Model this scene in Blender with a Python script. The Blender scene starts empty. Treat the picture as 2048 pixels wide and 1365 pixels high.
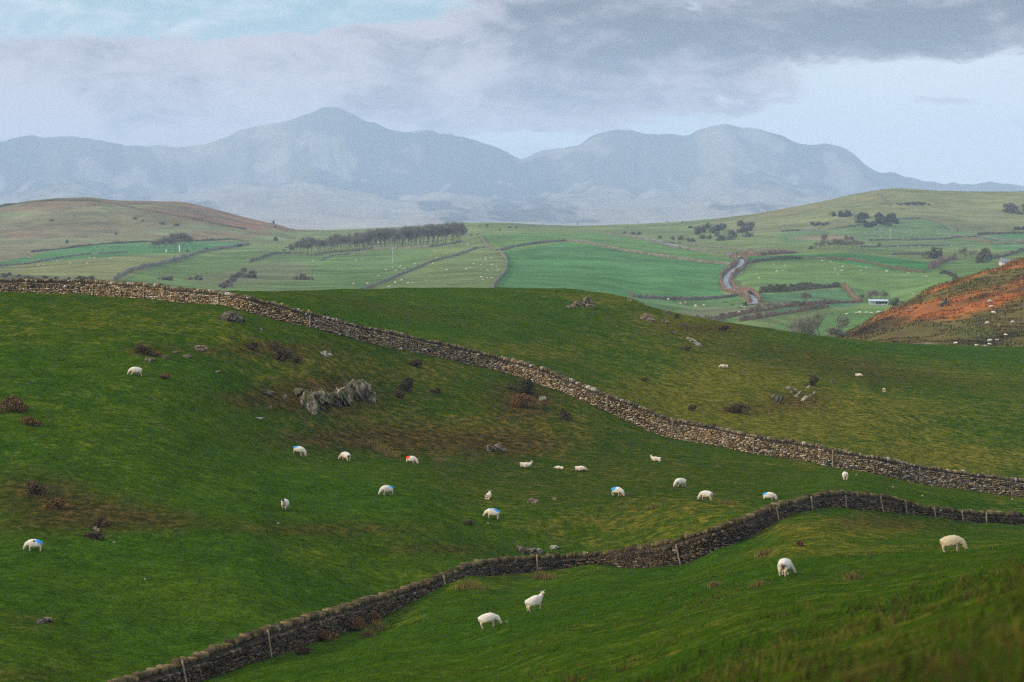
import bpy, bmesh, math, random
import numpy as np
from mathutils import Vector, Matrix, noise as mnoise
random.seed(7); RNG = np.random.RandomState(11)
SC = bpy.context.scene
COL = SC.collection
F = 2048*85/36.0            # focal length in photo pixels
PITCH = math.atan((682.5-470)/F)

# ------------------------------------------------------------ camera
cam = bpy.data.cameras.new('camera'); cam.lens = 85; cam.sensor_width = 36
cam.clip_start = .5; cam.clip_end = 60000
cam.dof.use_dof = True; cam.dof.focus_distance = 210; cam.dof.aperture_fstop = 1.15
camo = bpy.data.objects.new('camera', cam); COL.objects.link(camo)
camo.rotation_euler = (math.pi/2-PITCH, 0, 0); SC.camera = camo

# ------------------------------------------------------------ light
SUN_AZ, SUN_EL = math.radians(-108), math.radians(21)     # azimuth from +Y towards +X
w = bpy.data.worlds.new('World'); SC.world = w; w.use_nodes = True
W = w.node_tree; W.nodes.clear()
class NB:
    """tiny node-building helper"""
    def __init__(s, tree): s.t = tree
    def n(s, typ, **kw):
        nd = s.t.nodes.new(typ)
        for k, v in kw.items(): setattr(nd, k, v)
        return nd
    def put(s, sock, v):
        if isinstance(v, bpy.types.NodeSocket): s.t.links.new(v, sock)
        elif v is not None: sock.default_value = v
    def m(s, op, a, b=None, c=None, clamp=False):
        nd = s.n('ShaderNodeMath', operation=op); nd.use_clamp = clamp
        s.put(nd.inputs[0], a); s.put(nd.inputs[1], b)
        if c is not None: s.put(nd.inputs[2], c)
        return nd.outputs[0]
    def ss(s, v, lo, hi, a=0., b=1.):
        nd = s.n('ShaderNodeMapRange', interpolation_type='SMOOTHSTEP')
        s.put(nd.inputs[0], v); nd.inputs[1].default_value = lo; nd.inputs[2].default_value = hi
        nd.inputs[3].default_value = a; nd.inputs[4].default_value = b
        return nd.outputs[0]
    def mix(s, f, a, b, mode='MIX'):
        nd = s.n('ShaderNodeMix', data_type='RGBA', blend_type=mode)
        s.put(nd.inputs[0], f)
        for i, v in ((6, a), (7, b)):
            s.put(nd.inputs[i], v if isinstance(v, bpy.types.NodeSocket) else (*v[:3], 1))
        return nd.outputs[2]
    def noise(s, vec, scale, detail=4, rough=.55, dist=0.):
        nd = s.n('ShaderNodeTexNoise'); s.put(nd.inputs['Vector'], vec)
        nd.inputs['Scale'].default_value = scale; nd.inputs['Detail'].default_value = detail
        nd.inputs['Roughness'].default_value = rough; nd.inputs['Distortion'].default_value = dist
        return nd.outputs[0]
    def xyz(s, x, y, z):
        nd = s.n('ShaderNodeCombineXYZ')
        for i, v in enumerate((x, y, z)): s.put(nd.inputs[i], v)
        return nd.outputs[0]
b = NB(W)
sky = b.n('ShaderNodeTexSky', sky_type='NISHITA'); sky.sun_disc = False
sky.sun_elevation = SUN_EL; sky.sun_rotation = SUN_AZ; sky.air_density = 1.0; sky.dust_density = 1.5; sky.ozone_density = 1.5
tc = b.n('ShaderNodeTexCoord'); sp = b.n('ShaderNodeSeparateXYZ'); W.links.new(tc.outputs['Generated'], sp.inputs[0])
yy = b.m('MAXIMUM', b.m('ABSOLUTE', sp.outputs[1]), .18)
U = b.m('DIVIDE', sp.outputs[0], yy); V = b.m('DIVIDE', sp.outputs[2], yy)
P3 = b.xyz(U, V, sp.outputs[1])
def px2u(px): return (px-1024)/F
def px2v(py): return (470-py)/F
def blob(px, py, sx, sy, amp):
    a_ = b.m('MULTIPLY', b.m('SUBTRACT', U, px2u(px)), F/sx); c_ = b.m('MULTIPLY', b.m('SUBTRACT', V, px2v(py)), F/sy)
    q = b.m('ADD', b.m('MULTIPLY', a_, a_), b.m('MULTIPLY', c_, c_))
    return b.m('MULTIPLY', b.m('EXPONENT', b.m('MULTIPLY', q, -1.)), amp)
def total(lst):
    r = None
    for x in lst:
        q = blob(*x); r = q if r is None else b.m('ADD', r, q)
    return r
cv = b.xyz(U, b.m('MULTIPLY', V, 2.2), b.m('MULTIPLY', sp.outputs[1], .3))
n1 = b.noise(cv, 14, 9, .60, .35); n2 = b.noise(cv, 36, 8, .66, .5)
cover_src = total([(100,262,330,34,.8),(150,190,420,130,1.15),(620,180,330,105,1.0),(900,130,330,110,1.2),(1220,70,300,110,1.35),
    (1300,190,330,55,.8),(1750,25,330,95,1.5),(2050,30,250,60,.9),(1930,205,130,22,.55),(2040,250,50,20,.5),(1560,160,120,24,.35),
    (1060,285,110,26,-.7),(420,5,360,48,-1.5),(120,5,300,40,-1.0),(1385,22,46,30,-.75),(1450,198,60,16,-.5),(1900,160,260,30,-.5),(1130,240,160,40,.35)])
cov = b.ss(b.m('ADD', cover_src, b.m('ADD', b.m('MULTIPLY', b.m('SUBTRACT', n1, .5), 1.5), b.m('MULTIPLY', b.m('SUBTRACT', n2, .5), 1.5))), .33, .72)
dark_src = total([(1200,95,340,85,.85),(1780,50,380,75,1.0),(1000,60,260,60,.35),(1280,205,300,32,.35),(200,110,400,50,.2),(560,120,300,50,.15),(2048,15,120,50,.6)])
drk = b.ss(b.m('ADD', dark_src, b.m('ADD', b.m('MULTIPLY', b.m('SUBTRACT', n1, .5), 2.3), b.m('MULTIPLY', b.m('SUBTRACT', n2, .5), 1.6))), -.05, 1.05)
high = b.ss(V, -.01, .10)
east = b.ss(U, .0, .16)
clear = b.mix(high, (.60,.67,.72), (.27,.44,.49))
clear = b.mix(b.m('MULTIPLY', east, .75), clear, (.78,.80,.82))
clear = b.mix(b.ss(V, .13, .5), clear, (1.0,1.09,1.32))
wisp = b.ss(b.m('ADD', n2, b.m('MULTIPLY', n1, .5)), .62, .95)
clear = b.mix(b.m('MULTIPLY', wisp, .6), clear, (.76,.78,.80))
cloudc = b.mix(drk, (.53,.47,.495), (.065,.055,.068))
CL = 1.0
skyc = b.mix(cov, clear, cloudc)
# the cloud deck's radiance is expressed for a background strength of 0.1
skyc = b.mix(1.0, skyc, (10.4,10.4,10.4), 'MULTIPLY')
skyw = b.mix(.93, sky.outputs[0], skyc)
bg = b.n('ShaderNodeBackground'); W.links.new(skyw, bg.inputs[0]); bg.inputs[1].default_value = .1
wo = b.n('ShaderNodeOutputWorld'); W.links.new(bg.outputs[0], wo.inputs[0])
sl = bpy.data.lights.new('sun', 'SUN'); sl.energy = 3.0; sl.angle = math.radians(6); sl.color = (1, .84, .60)
so = bpy.data.objects.new('sun', sl); COL.objects.link(so)
sd = Vector((math.sin(SUN_AZ)*math.cos(SUN_EL), math.cos(SUN_AZ)*math.cos(SUN_EL), math.sin(SUN_EL)))
so.rotation_euler = sd.to_track_quat('Z', 'Y').to_euler()
SC.view_settings.view_transform = 'Standard'; SC.view_settings.look = 'None'; SC.view_settings.gamma = 1
SC.view_settings.exposure = 0.30
SC.cycles.use_denoising = False; SC.cycles.use_adaptive_sampling = False
SC.cycles.max_bounces = 6; SC.cycles.diffuse_bounces = 2; SC.cycles.volume_bounces = 2; SC.cycles.filter_width = 1.15; SC.cycles.transparent_max_bounces = 8
SC.cycles.caustics_reflective = False; SC.cycles.caustics_refractive = False

# ------------------------------------------------------------ pixel / ray
cp, spn = math.cos(PITCH), math.sin(PITCH)
def ray(px, py):
    dx = (np.asarray(px, float)-1024)/F; dy = (682.5-np.asarray(py, float))/F
    X = dx+0*dy; Y = cp+dy*spn; Z = -spn+dy*cp
    return np.arctan2(X, Y), Z/np.hypot(X, Y)
def project(x, y, z):
    d = y*cp-z*spn; up = y*spn+z*cp
    d = np.where(d < .1, .1, d)
    return 1024+F*x/d, 682.5-F*up/d

def pchip(xk, yk, x):
    xk = np.asarray(xk, float); yk = np.asarray(yk, float)
    h = np.diff(xk); dl = np.diff(yk)/h
    n = len(xk); m = np.zeros(n)
    for i in range(1, n-1):
        if dl[i-1]*dl[i] > 0:
            w1 = 2*h[i]+h[i-1]; w2 = h[i]+2*h[i-1]
            m[i] = (w1+w2)/(w1/dl[i-1]+w2/dl[i])
    m[0] = dl[0]; m[-1] = dl[-1]
    x = np.clip(x, xk[0], xk[-1])
    i = np.clip(np.searchsorted(xk, x)-1, 0, n-2)
    t = (x-xk[i])/h[i]
    return ((1+2*t)*(1-t)**2*yk[i] + t*(1-t)**2*h[i]*m[i] + t*t*(3-2*t)*yk[i+1] + t*t*(t-1)*h[i]*m[i+1])

# numpy value noise
def vn(x, y, seed):
    xi = np.floor(x).astype(np.int64); yi = np.floor(y).astype(np.int64)
    fx = x-xi; fy = y-yi; fx = fx*fx*(3-2*fx); fy = fy*fy*(3-2*fy)
    def hsh(a, c):
        h = (a*374761393 + c*668265263 + seed*982451653) & 0xffffffff
        h = ((h ^ (h >> 13))*1274126177) & 0xffffffff
        return ((h ^ (h >> 16)) & 0xffff)/65535.0
    a = hsh(xi, yi); c = hsh(xi+1, yi); d = hsh(xi, yi+1); e = hsh(xi+1, yi+1)
    return (a*(1-fx)+c*fx)*(1-fy)+(d*(1-fx)+e*fx)*fy
def fbm(x, y, wl, octv, seed, g=.5):
    r = 0; amp = 1; tot = 0
    for o in range(octv):
        ca, sa = math.cos(o*1.3+.4), math.sin(o*1.3+.4)
        r = r+amp*vn((x*ca-y*sa)/wl+17.3*o, (x*sa+y*ca)/wl-9.1*o, seed+o); tot += amp
        amp *= g; wl *= .5
    return r/tot
def sstep(x, a, c):
    t = np.clip((x-a)/(c-a), 0, 1); return t*t*(3-2*t)

# ------------------------------------------------------------ terrain
# each curve: a line that runs across the country, (photo x, photo y, distance) control points
LOW = [(205,1365,1425,110),(345,1320,1378,115),(435,1287,1345,118),(515,1258,1316,121),(635,1222,1276,129),(750,1188,1236,138),
 (870,1152,1176,146),(940,1123,1147,151),(1062,1108,1141,157),(1126,1105,1135,158),(1192,1102,1125,158),(1271,1090,1133,155),(1350,1075,1129,152),
 (1431,1050,1098,151),(1513,1023,1065,155),(1580,997,1031,160),(1679,981,1017,166),(1741,984,1019,170),(1803,994,1026,173),(1865,1012,1033,175),
 (1927,1016,1044,177),(1969,1021,1048,178),(2048,1023,1050,181),(2130,1026,1052,184)]
UPP = [(-80,558,588,240),(0,557,586,238),(150,560,588,236),(293,568,596,230),(380,578,604,226),(440,584,608,224),(500,594,624,221),(618,624,653,221),
 (703,648,676,225),(833,674,706,230),(1000,713,742,232),(1082,735,770,230),(1150,762,795,228),(1220,790,826,226),(1290,815,856,225),(1350,838,875,224),
 (1430,852,890,222),(1512,870,907,220),(1600,884,922,219),(1668,897,937,218),(1750,912,950,218),(1840,930,970,220),(1950,946,985,222),(2048,960,996,224),(2130,968,1005,226)]
CURVES = [
 [(-200,2000,30),(0,1900,32),(345,1800,36),(515,1700,40),(750,1560,50),(980,1430,65),(1200,1365,62),(1500,1365,40),(1800,1365,27),(2048,1365,19),(2250,1365,15)],
 [(-200,1800,60),(0,1700,65),(345,1480,88),(515,1390,100),(750,1310,110),(980,1252,118),(1075,1218,122),(1300,1190,115),(1570,1150,100),(1907,1103,115),(2048,1090,118),(2250,1080,120)],
 [(-200,1600,95),(0,1500,100)]+[(a[0],a[2],a[3]) for a in LOW]+[(2250,1055,188)],
 [(-200,1130,143),(0,1110,143),(270,1085,146),(500,1030,155),(570,1020,160),(776,990,168),(1000,1036,168),(1235,992,178),(1410,1000,173),(1540,997,176),(1690,958,188),(1850,988,190),(2048,1007,199),(2250,1010,202)],
 [(-200,880,165),(0,900,165),(270,900,168),(596,910,185),(690,920,187),(820,922,190),(1052,937,193),(1160,944,193),(1310,922,203),(1500,935,202),(1690,943,203),(1850,976,206),(2048,1001,212),(2250,1008,216)],
 [(-200,590,241)]+[(a[0],a[2],a[3]) for a in UPP]+[(2250,1020,228)],
 [(-200,600,255),(0,598,252),(300,600,250),(440,600,245),(500,592,245),(620,600,262),(833,640,275),(1000,660,275),(1200,700,280),(1445,737,285),(1600,760,285),(1720,757,295),(1768,785,285),(2048,800,290),(2250,820,285)],
 [(-200,600,262),(300,598,262),(440,586,262),(500,584,275),(620,583,300),(800,580,325),(1060,577,345),(1130,578,345),(1200,585,345),(1260,597,345),(1300,615,340),(1400,638,345),(1500,655,350),(1600,670,360),(1700,682,375),(1800,690,390),(2048,698,410),(2250,705,420)],
 [(-200,798,560),(1450,798,560),(1600,760,520),(1700,708,468),(1800,700,455),(2048,702,460),(2250,705,465)],
 [(-200,700,650),(1300,720,650),(1500,730,640),(1640,697,600),(1700,668,600),(1760,630,600),(1800,614,605),(1870,579,610),(1950,552,615),(2000,539,620),(2048,520,625),(2250,480,640)],
 [(-200,565,800),(0,562,800),(400,600,780),(700,590,780),(1000,585,790),(1200,600,760),(1400,650,720),(1530,660,690),(1640,675,690),(1700,655,720),(1760,640,740),(1800,625,760),(1900,600,780),(2048,570,800),(2250,560,800)],
 [(-200,545,950),(0,548,950),(250,545,950),(400,560,930),(600,562,950),(785,550,1000),(1000,540,1000),(1200,560,920),(1300,590,860),(1450,590,900),(1530,600,840),(1600,604,840),(1755,610,860),(1900,560,950),(2048,540,1000),(2250,540,1000)],
 [(-200,520,1300),(0,522,1300),(230,505,1350),(400,515,1300),(600,520,1250),(785,510,1300),(900,500,1300),(1000,500,1250),(1100,487,1300),(1200,490,1300),(1470,525,1150),(1600,515,1200),(1700,520,1150),(1870,535,1100),(2048,520,1200),(2250,520,1200)],
 [(-200,490,1650),(0,495,1650),(230,490,1650),(350,495,1600),(500,488,1650),(600,500,1550),(750,493,1550),(920,480,1600),(970,468,1600),(1100,470,1650),(1300,480,1650),(1450,485,1600),(1600,478,1650),(1700,480,1600),(1900,480,1650),(2048,475,1700),(2250,470,1700)],
 [(-200,408,2000),(0,413,2050),(80,401,2050),(170,396,2050),(240,402,2050),(300,403,2050),(350,404,2080),(400,412,2080),(450,425,2080),(500,438,2100),(550,449,2100),(600,460,2150),(650,460,2200),(750,457,2200),(850,452,2200),(930,446,2200),(1000,445,2200),(1100,450,2250),(1150,452,2250),(1250,449,2250),(1330,446,2250),(1420,439,2200),(1500,430,2200),(1560,420,2200),(1650,403,2200),(1720,387,2250),(1790,378,2250),(1850,381,2250),(1950,384,2250),(2048,384,2250),(2250,385,2250)],
]
RIDGE = [(-300,300),(0,284),(60,272),(130,276),(200,280),(250,292),(300,297),(330,299),(380,296),(440,278),(500,257),(560,243),(600,232),(640,226),(670,225),(700,229),(740,248),(780,262),(810,267),(850,264),(880,272),(900,274),(930,282),(960,292),(1000,304),(1025,315),(1040,320),(1060,310),(1090,298),(1120,295),(1150,290),(1180,276),(1210,267),(1235,262),(1260,263),(1290,268),(1330,270),(1370,274),(1400,262),(1430,254),(1460,252),(1490,254),(1530,261),(1560,268),(1600,284),(1650,289),(1690,299),(1710,310),(1730,328),(1760,345),(1785,346),(1810,352),(1850,360),(1900,366),(1950,370),(2000,372),(2048,378),(2300,400)]
th_f = np.linspace(-math.radians(13.2), math.radians(13.2), 800)
st = np.geomspace(.0005, .35, 26); edge = th_f[-1]+np.cumsum(st); edge = th_f[-1]+(edge-th_f[-1])/(edge[-1]-th_f[-1])*(math.pi-th_f[-1])
TH = np.concatenate([-edge[::-1], th_f, edge])
R = np.concatenate([np.linspace(.4, 12, 24), np.geomspace(12.3, 430, 640)[0:], np.linspace(432, 720, 110), np.geomspace(724, 2420, 330),
                    np.geomspace(2460, 6500, 40), np.linspace(6550, 12100, 190), np.linspace(12200, 14000, 14)])
NT, NR = len(TH), len(R)
def curve_on(c):
    xs = np.array([q[0] for q in c], float); ys = [q[1] for q in c]; rs = [q[2] for q in c]
    xd = np.arange(xs[0], xs[-1]+1, 4.0)
    yd = pchip(xs, ys, xd); rd = pchip(xs, rs, xd)
    th, t = ray(xd, yd)
    return np.interp(TH, th, rd), np.interp(TH, th, t*rd)
kn = [(np.full(NT, .4), np.full(NT, -1.7)), (np.full(NT, 6.), np.full(NT, -2.25))]
kn += [curve_on(c) for c in CURVES]
flat = np.ones(NT)
kn.append((2900*flat, -8*flat)); kn.append((4200*flat, 2*flat))
thr, tr = ray(np.array([q[0] for q in RIDGE], float), np.array([q[1] for q in RIDGE], float))
xr = np.arange(-300, 2301, 3.0); yr = pchip([q[0] for q in RIDGE], [q[1] for q in RIDGE], xr); thx, tx = ray(xr, yr)
tridge = np.interp(TH, thx, tx)
kn.append((6500*flat, 28*flat))
kn.append((9000*flat, 9000*(.0045+.28*tridge)))
kn.append((11500*flat, 11500*tridge))
kn.append((12700*flat, 11500*tridge*.5))
kn.append((14000*flat, 11500*tridge*.15-20))
KR = np.array([k[0] for k in kn]); KZ = np.array([k[1] for k in kn])
# left and right of the frame fade the height differences into calm hills
Z = np.zeros((NT, NR))
for i in range(NT): Z[i] = pchip(KR[:, i], KZ[:, i], R)
TT, RR = np.meshgrid(TH, R, indexing='ij')
X = np.sin(TT)*RR; Y = np.cos(TT)*RR
def bump(wl, amp, seed, octv=3): return (fbm(X, Y, wl, octv, seed)-.5)*2*amp
near = 1-sstep(RR, 400, 470); mid = sstep(RR, 640, 800)*(1-sstep(RR, 2300, 2600)); brk = sstep(RR, 440, 470)*(1-sstep(RR, 640, 700))
inner = sstep(RR, 3, 20)
Z += near*inner*(bump(17, .30, 3)+bump(3.4, .11, 5, 3))
Z += brk*(bump(24, 1.3, 8)+bump(7, 1.1, 9, 4))
Z += mid*(bump(120, 1.3, 20, 4)+bump(18, .35, 21, 3))
env = np.exp(-((RR-8500)/1250)**2)
rid = 1-np.abs(2*fbm(X+.35*Y, Y, 1900, 5, 40, .52)-1)*2.2
rid2 = 1-np.abs(2*fbm(X, Y-.2*X, 620, 4, 50, .5)-1)*2.2
gul = 1-np.abs(2*fbm(TT*11500/260, RR/1500+TT*3, 1.0, 4, 46, .6)-1)
gul2 = fbm(TT*11500/800, RR/4200+TT*2, 1.0, 5, 47, .55); gul2 = 1-np.abs(2*gul2-1)*1.6
Z -= sstep(RR, 6600, 8500)*(1-sstep(RR, 10900, 11450))*np.clip(gul2, 0, 1)*np.clip(Z, 0, 900)*.38
Z -= sstep(RR, 9200, 10600)*(1-sstep(RR, 11050, 11450))*gul*110
Z += env*(rid*22-12+24*(2*fbm(TT*9000/330, RR/2600, 1.0, 4, 44, .6)-1)) + sstep(RR, 6400, 7500)*(1-sstep(RR,9800,11000))*rid2*34 + sstep(RR, 10800, 11500)*(fbm(X, Y, 260, 4, 60)-.5)*46 + sstep(RR, 10500, 11500)*(fbm(X, Y, 90, 3, 61)-.5)*26
def smooth_wall_line(): pass
# ---- lookups on the finished sheet
def colf(th): return np.clip(np.interp(th, TH, np.arange(NT)), 0, NT-1.001)
def hit(px, py, rmin=0., rmax=1e9):
    """where the photo's ray through (px,py) meets the ground beyond rmin"""
    th, t = ray(px, py); f = float(colf(th)); i = int(f); a = f-i
    zc = Z[i]*(1-a)+Z[i+1]*a; tt = zc/R
    k0 = np.searchsorted(R, rmin)
    below = tt[k0:]-t
    idx = np.where((below[1:] >= 0) & (below[:-1] < 0))[0]
    if below[0] >= 0: j = k0
    elif len(idx) == 0: j = k0+int(np.argmax(below))
    else: j = k0+int(idx[0])+1
    if j > 0 and tt[j] > t > tt[j-1]:
        q = (t-tt[j-1])/(tt[j]-tt[j-1]); r = R[j-1]+q*(R[j]-R[j-1])
    else: r = R[j]
    r = min(r, rmax)
    x, y = math.sin(th)*r, math.cos(th)*r
    return Vector((x, y, ground(x, y)))
def ground(x, y):
    r = math.hypot(x, y); f = float(colf(math.atan2(x, y))); i = int(f); a = f-i
    g = float(np.clip(np.interp(r, R, np.arange(NR)), 0, NR-1.001)); k = int(g); c = g-k
    return float((Z[i,k]*(1-a)+Z[i+1,k]*a)*(1-c)+(Z[i,k+1]*(1-a)+Z[i+1,k+1]*a)*c)
def at_r(px, r):
    th, _ = ray(px, 600); x, y = math.sin(th)*r, math.cos(th)*r
    return Vector((x, y, ground(x, y)))
PX, PY = project(X, Y, Z)
def poly(pts):
    pts = np.array(pts, float); ins = np.zeros(PX.shape, bool)
    x1, y1 = pts[:, 0], pts[:, 1]; x2, y2 = np.roll(x1, -1), np.roll(y1, -1)
    for a, c, d, e in zip(x1, y1, x2, y2):
        if c == e: continue
        cond = ((c > PY) != (e > PY)) & (PX < (d-a)*(PY-c)/(e-c)+a); ins ^= cond
    return ins
def gauss(cx, cy, sx, sy, amp): return amp*np.exp(-((PX-cx)/sx)**2-((PY-cy)/sy)**2)

# ground colours (turf, heath, bracken, crops; painted relief shade and haze on far land)
GC = np.zeros((NT, NR, 3))
def paint(mask, c, soft=1.0):
    m_ = (mask*soft)[..., None] if mask.dtype != bool else mask[..., None]*soft
    GC[:] = GC*(1-m_)+np.array(c)*m_
GC[:] = (.030, .071, .0042)
dry = np.zeros((NT, NR)); heath = np.zeros((NT, NR))
nearz = RR < 431; farz = (RR > 640) & (RR < 3000)
p1 = fbm(X, Y, 60, 4, 71); p2 = fbm(X, Y, 26, 4, 72); p3 = fbm(X, Y, 220, 4, 73)
# near fields
dry += nearz*(.24+.9*(p2-.5)+.05*(RR > 200))
dryn = [(1480,740,130,28,.7),(1650,830,260,45,.75),(1330,650,140,32,.7),(1420,690,120,30,.55),(1390,780,170,40,.5),(1900,915,170,22,.6),(1150,695,160,30,.4),(950,700,150,20,.35),
        (880,740,120,15,.35),(1200,600,120,16,.5),(700,590,200,6,.25),(1650,1060,200,20,.8),(1000,1150,200,10,.45),(950,1175,90,14,.6),(760,1235,90,22,.5),(640,730,200,25,.35),(1600,1105,160,12,.6),
        (1380,1010,120,22,.4),(1750,1290,260,60,.12),(1500,1250,200,60,.1),(1240,1050,150,20,.3),(1100,850,160,50,.45),(850,860,200,35,.5),(600,1110,120,30,.3),(2000,750,200,30,.2),(2048,1340,120,50,.25),(1800,1360,120,30,.25)]
for q in dryn: dry += nearz*gauss(*q)*.8
hn = [(60,975,130,60,.6),(200,1020,170,45,.55),(60,1060,150,40,.4),(330,1045,160,28,.45),(640,1060,230,22,.5),(850,1100,150,16,.5),(760,880,240,28,.6),(660,790,110,45,.6),(520,800,110,25,.45),
      (450,700,120,18,.3),(1050,800,60,40,.5),(1010,890,80,20,.45),(60,1240,160,40,.45),(420,1190,170,20,.35),(60,1350,120,40,.4),(290,700,60,14,.4),(570,700,90,18,.35),(1600,800,60,20,.45),(1490,820,90,14,.4),
      (1750,1050,170,20,.4),(800,1215,60,24,.6),(680,1250,90,18,.6),(560,1300,60,12,.4),(1960,1300,90,40,.15),(1440,655,80,12,.4),(700,1240,80,14,.4)]
for q in hn: heath += nearz*gauss(*q)*.72
heath += nearz*(.22+.7*(p1-.5))
# bracken hill
bz = (RR > 431) & (RR < 700) & (PX > 1560)
v = fbm(X*.5+Y*.25, Y*.6-X*.35, 16, 4, 77); v2 = fbm(X, Y, 46, 3, 78)
bc = np.zeros((NT, NR, 3)); bc[:] = (.13, .112, .034)
def bmix(m_, c): bc[:] = bc*(1-m_[..., None])+np.array(c)*m_[..., None]
low = sstep(PY-(700-(PX-1640)*.24), -40, 40)
orange = (gauss(1880,615,120,22,1.1)+gauss(1960,590,120,26,1.0)+gauss(1800,630,70,16,.9)+gauss(2030,540,90,30,.7)+gauss(1740,672,60,14,.35)+gauss(1900,640,80,14,.6))
bmix(sstep(v2, .35, .6)*.6, (.16, .12, .035))
bmix(np.clip(sstep(orange*.45+2.7*(v-.5), .15, .75), 0, 1)*.95, (.40, .135, .038)); bmix(sstep(fbm(X*.6, Y, 6, 4, 79), .55, .7)*.45, (.12,.062,.024)); bmix(sstep(fbm(X*.6, Y, 4, 4, 80), .56, .70)*.6, (.20,.15,.05))
darkm = gauss(1870,672,130,17,1.0)+gauss(1990,682,90,22,.9)+gauss(1700,662,90,16,.6)+gauss(2040,655,60,20,.6)+gauss(1960,560,90,16,.35)+gauss(1780,640,60,10,.3)
bmix(np.clip(sstep(darkm*.55+2.4*(v-.5), .3, .7), 0, 1)*.9, (.045, .040, .016))
bmix(sstep(gauss(1950,665,70,20,1.0)+.8*(v-.5), .5, .8), (.13, .135, .035))
# far country
cfar = {'pale': (.125, .165, .050), 'emer': (.050, .155, .046), 'mid': (.095, .16, .042), 'olive': (.16, .17, .062), 'brown': (.15, .125, .062), 'rust': (.20, .095, .060), 'bright': (.028, .14, .034)}
GCn = GC.copy()
GC[:] = cfar['pale']
far_polys = [
 ([(-100,330),(640,330),(640,462),(560,462),(500,478),(420,484),(290,483),(200,487),(130,495),(60,512),(-100,545)], 'brown'),
 ([(-100,415),(170,408),(240,420),(290,440),(400,460),(480,478),(420,484),(290,483),(200,480),(60,500),(-100,520)], (.17,.15,.075)),
 ([(180,399),(240,404),(350,400),(480,425),(620,462),(560,464),(430,450),(300,425),(230,408)], 'rust'),
 ([(-100,545),(60,512),(130,495),(200,487),(290,484),(480,478),(495,490),(430,502),(300,508),(160,518),(-100,540)], (.05,.15,.045)),
 ([(-100,540),(160,518),(300,510),(370,515),(300,535),(235,565),(-100,600)], 'olive'),
 ([(235,565),(300,535),(370,515),(500,500),(580,505),(800,520),(700,580),(600,600),(200,600)], (.095,.150,.046)),
 ([(560,520),(700,505),(870,500),(820,540),(700,585),(560,600),(620,560)], (.085,.15,.043)),
 ([(600,462),(800,455),(940,447),(940,480),(880,480),(600,500),(500,500),(490,485),(560,468)], (.13,.17,.06)),
 ([(700,585),(820,540),(960,478),(1005,510),(1015,540),(985,580),(980,620),(700,620)], (.12,.165,.055)),
 ([(960,470),(1110,466),(1210,468),(1340,490),(1480,525),(1470,530),(1300,508),(1200,490),(1130,483),(1005,500)], (.08,.16,.042)),
 ([(1008,502),(1130,485),(1200,492),(1300,510),(1478,532),(1445,550),(1440,585),(1480,598),(1270,600),(1200,620),(980,620),(990,575),(1014,540)], 'emer'),
 ([(1270,600),(1480,598),(1510,620),(1460,650),(1200,650)], (.075,.15,.045)),
 ([(1490,514),(1700,506),(1880,528),(1862,545),(1780,540),(1640,520),(1490,526)], 'bright'),
 ([(1495,530),(1640,520),(1780,541),(1862,546),(1930,560),(1830,620),(1720,610),(1700,575),(1520,585),(1470,560)], (.095,.17,.045)),
 ([(1520,590),(1690,578),(1720,612),(1550,625)], (.06,.14,.055)),
 ([(1520,660),(1600,640),(1700,618),(1860,615),(1800,660),(1700,720),(1500,720)], (.075,.16,.04)),
 ([(1330,300),(2300,300),(2300,452),(1960,470),(1860,440),(1700,458),(1560,466),(1500,470),(1420,450)], (.16,.165,.065)),
 ([(1560,466),(1700,455),(1860,436),(1960,475),(1900,480),(1740,484),(1560,490)], (.10,.165,.06)),
 ([(1960,470),(2300,460),(2300,500),(1990,500)], (.06,.15,.055)),
 ([(1720,488),(2000,482),(1960,495),(1690,506)], (.10,.155,.06)),
 ([(1880,528),(2000,515),(2048,540),(1940,570),(1870,545)], (.09,.16,.045)),
]
for pts, c in far_polys: paint(poly(pts), cfar[c] if isinstance(c, str) else c)
st_ = fbm(X, Y, 90, 5, 81); st2 = fbm(X*.4, Y, 30, 4, 82)
hillb = np.clip(sstep(-PX, -640, -560)*sstep(-PY, -492, -480), 0, 1)*farz
paint(hillb*sstep(st_, .50, .62)*.75, (.17,.105,.062)); paint(hillb*sstep(st2, .56, .68)*.6, (.07,.07,.042)); paint(hillb*sstep(fbm(X,Y,60,4,83), .57, .66)*.6, (.15,.19,.08))
hr = sstep(PX, 1450, 1560)*sstep(-PY, -470, -450)*farz
paint(hr*sstep(st_, .5, .65)*.5, (.21,.16,.08)); paint(hr*sstep(st2, .58, .72)*.4, (.09,.10,.05))
paint(farz*sstep(gauss(1650,476,90,9,1.)+gauss(1570,500,60,8,.6), .4, .9)*.8, (.22,.15,.085))
paint(farz*sstep(gauss(560,545,110,30,1.)+gauss(430,560,90,22,.8)+.9*(st2-.5), .45, .9)*.6, (.14,.13,.075))
paint(farz*sstep(gauss(1430,625,110,16,1.)+gauss(1560,610,60,10,1.), .4, .9)*.55, (.19,.155,.095))
paint(farz*sstep(gauss(90,560,130,10,1.)+gauss(0,560,60,16,.8)+gauss(160,575,60,8,.9)+1.0*(st2-.5), .5, .9)*.7, (.055,.06,.04))
paint(farz*sstep(gauss(1090,450,160,7,1.)+gauss(1300,462,170,8,.8)+.8*(st2-.5), .5, .95)*.6, (.085,.09,.05))
GC[:] *= (1+.5*(st2-.5)+.35*(p1-.5))[..., None]*1.12
mz = (RR >= 3000)
GC[mz] = (.10, .092, .055)
mm = fbm(X, Y, 900, 5, 90); mm2 = fbm(X, Y, 240, 4, 91)
spur_shading = fbm(TT*11500/420+RR/2600, RR/2300, 1.0, 5, 48, .6); fell_shade = fbm(TT*11500/1500, RR/1500, 1.0, 4, 49, .55)
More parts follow.
